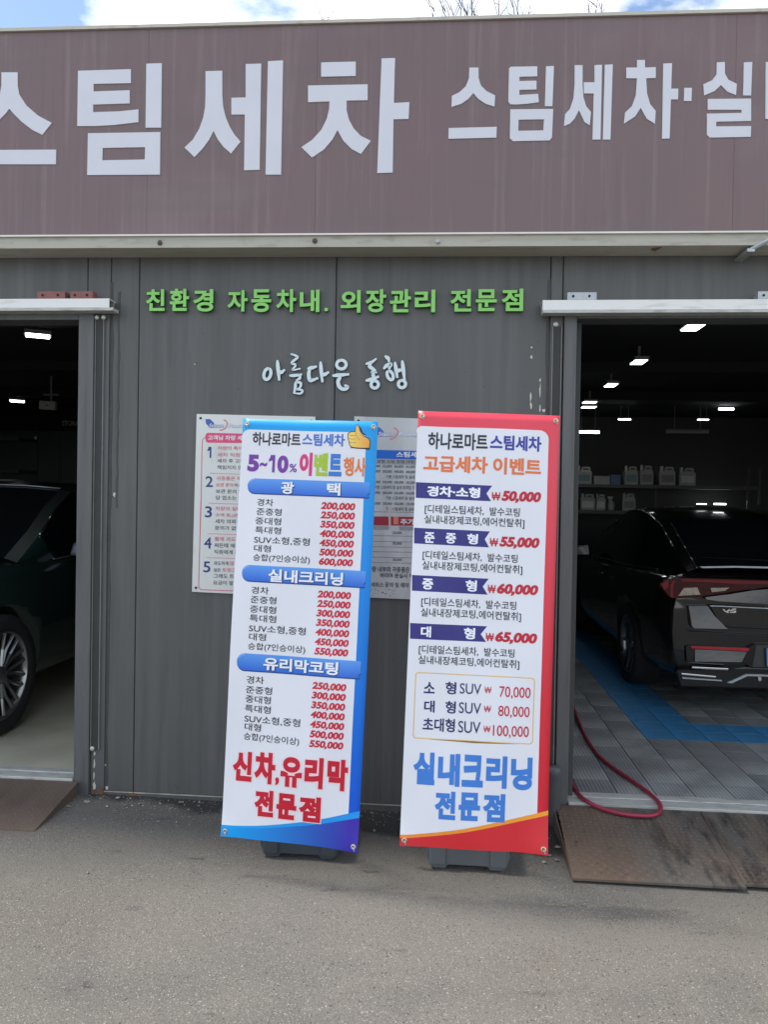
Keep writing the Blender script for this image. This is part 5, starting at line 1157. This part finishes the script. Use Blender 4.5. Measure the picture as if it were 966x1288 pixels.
G().box(-11*s, 11*s, -.1, -.04, -5.5*s, 5.5*s).obj('casing', mat('pale_casing', (.50, .50, .46), .6), e, M_ @ Matrix.Rotation(R(3), 4, 'Y'), bevel=.008); G().box(-.01, .01, -.01, .01, 6*s, 3.0-p.z).obj('hanger', M_lampb, e, M_)
G().box(-.09, .09, -.02, .02, 14*s, 16*s).obj('bracket', M_lampb, e, M_); G().box(-2*s, 2*s, -.101, -.1005, -1*s, 1*s).obj('badge_plate', M_lampb, e, M_)
y_ = 5.6; z0 = atY(10, 612.5, y_).z; zt_ = atY(10, 603, y_).z; xx = atY(18.5, 608, y_).x
e = empty('steel_rack', (xx-.4, y_+.2, FZ), 'dark steel rack behind the car in the left bay', 'rack')
for zz in (z0, atY(5, 590, y_).z, atY(5, 549, y_).z): G().box(xx-1.3, xx+.04, y_, y_+.45, zz-.05, zz-.002).obj('rack_board', M_shelf, e, I4)
for x in (xx-1.29, xx): G().box(x, x+.035, y_+.46, y_+.49, FZ, atY(5, 545, y_).z).obj('upright', M_shelf, e, I4)
e = empty('carton', (xx-.12, y_+.12, z0), 'pale carton on the steel rack above the car roof in the left bay', 'box'); 
G().box(xx-.26, xx, y_+.01, y_+.2, z0, zt_).obj('carton_body', mat('pale_card', (.42, .47, .43), .7, var=.1), e, I4); G().box(xx-.20, xx-.12, y_+.004, y_+.009, z0+.01, zt_-.02).obj('carton_label', M_jug, e, I4)

# ------------------------------------------------------------------ bare trees behind the roof
M_bark = mat('bark', (.10, .085, .07), .9, var=.2, vs=8, bump=.5, bs=20)
def tree(tips, Y, label, hz):
    cx = sum(atY(x, y, Y).x for x, y, b in tips)/len(tips); e = empty('bare_tree', (cx, Y, 0), label, 'tree', 'bare trees behind the roof')
    fork = Vector((cx, Y, hz)); G().tube([(cx, Y, -.3), (cx+.06, Y, hz*.5), tuple(fork)], [.20, .15, .10], 10).obj('trunk', M_bark, e, I4, smooth=True)
    for (x, y, bx_) in tips:
        yy = Y+random.uniform(-.8, .8); t = atY(x, y, yy); b = atY(bx_, 34, yy); g = G()
        m = fork.lerp(b, .55)+Vector((random.uniform(-.1, .1), 0, -.15)); mid = b.lerp(t, .5)+Vector((random.uniform(-.05, .05), 0, 0))
        g.tube([fork, m, b, mid, t], [.06, .035, .018, .011, .006], 6)
        for k in range(7):
            q = m.lerp(b, random.random()) if k < 4 else b.lerp(t, random.random()*.8); L_ = random.uniform(.3, .8)
            s = random.choice((-1, 1)); w1 = q+Vector((s*L_*.3, random.uniform(-.3, .3), L_*.6)); w2 = w1+Vector((s*L_*.12, 0, L_*.5))
            g.tube([q, w1, w2], [.009, .006, .003], 4)
        g.obj('limb', M_bark, e, I4)
tree([(546, 8, 548), (553, -4, 568), (566, 4, 569), (581, 6, 579), (588, 4, 589), (593, -6, 592), (600, 12, 600)], 12.5, 'bare tree with thin upright twigs showing above the sign, left of its middle right part', 6.5)
tree([(628, -4, 628), (645, 0, 646), (652, -8, 653), (667, 6, 664)], 13.5, 'sparse bare tree behind the sign, between the two other clumps of twigs', 7)
tree([(742, -6, 744), (752, 0, 751), (757, 2, 754)], 14.5, 'bare tree with few twigs showing furthest right above the sign', 7)
tree([(412, 13, 411), (409, 20, 408)], 15.5, 'bare tree of which a single twig tops the sign, furthest left', 7)
for o in bpy.data.objects:
    if o.type == 'MESH' and 'label' in o and o.parent is None and 'kind' not in o and 'category' not in o: o['category'] = o.name

bpy.data.scenes.remove(TS_)
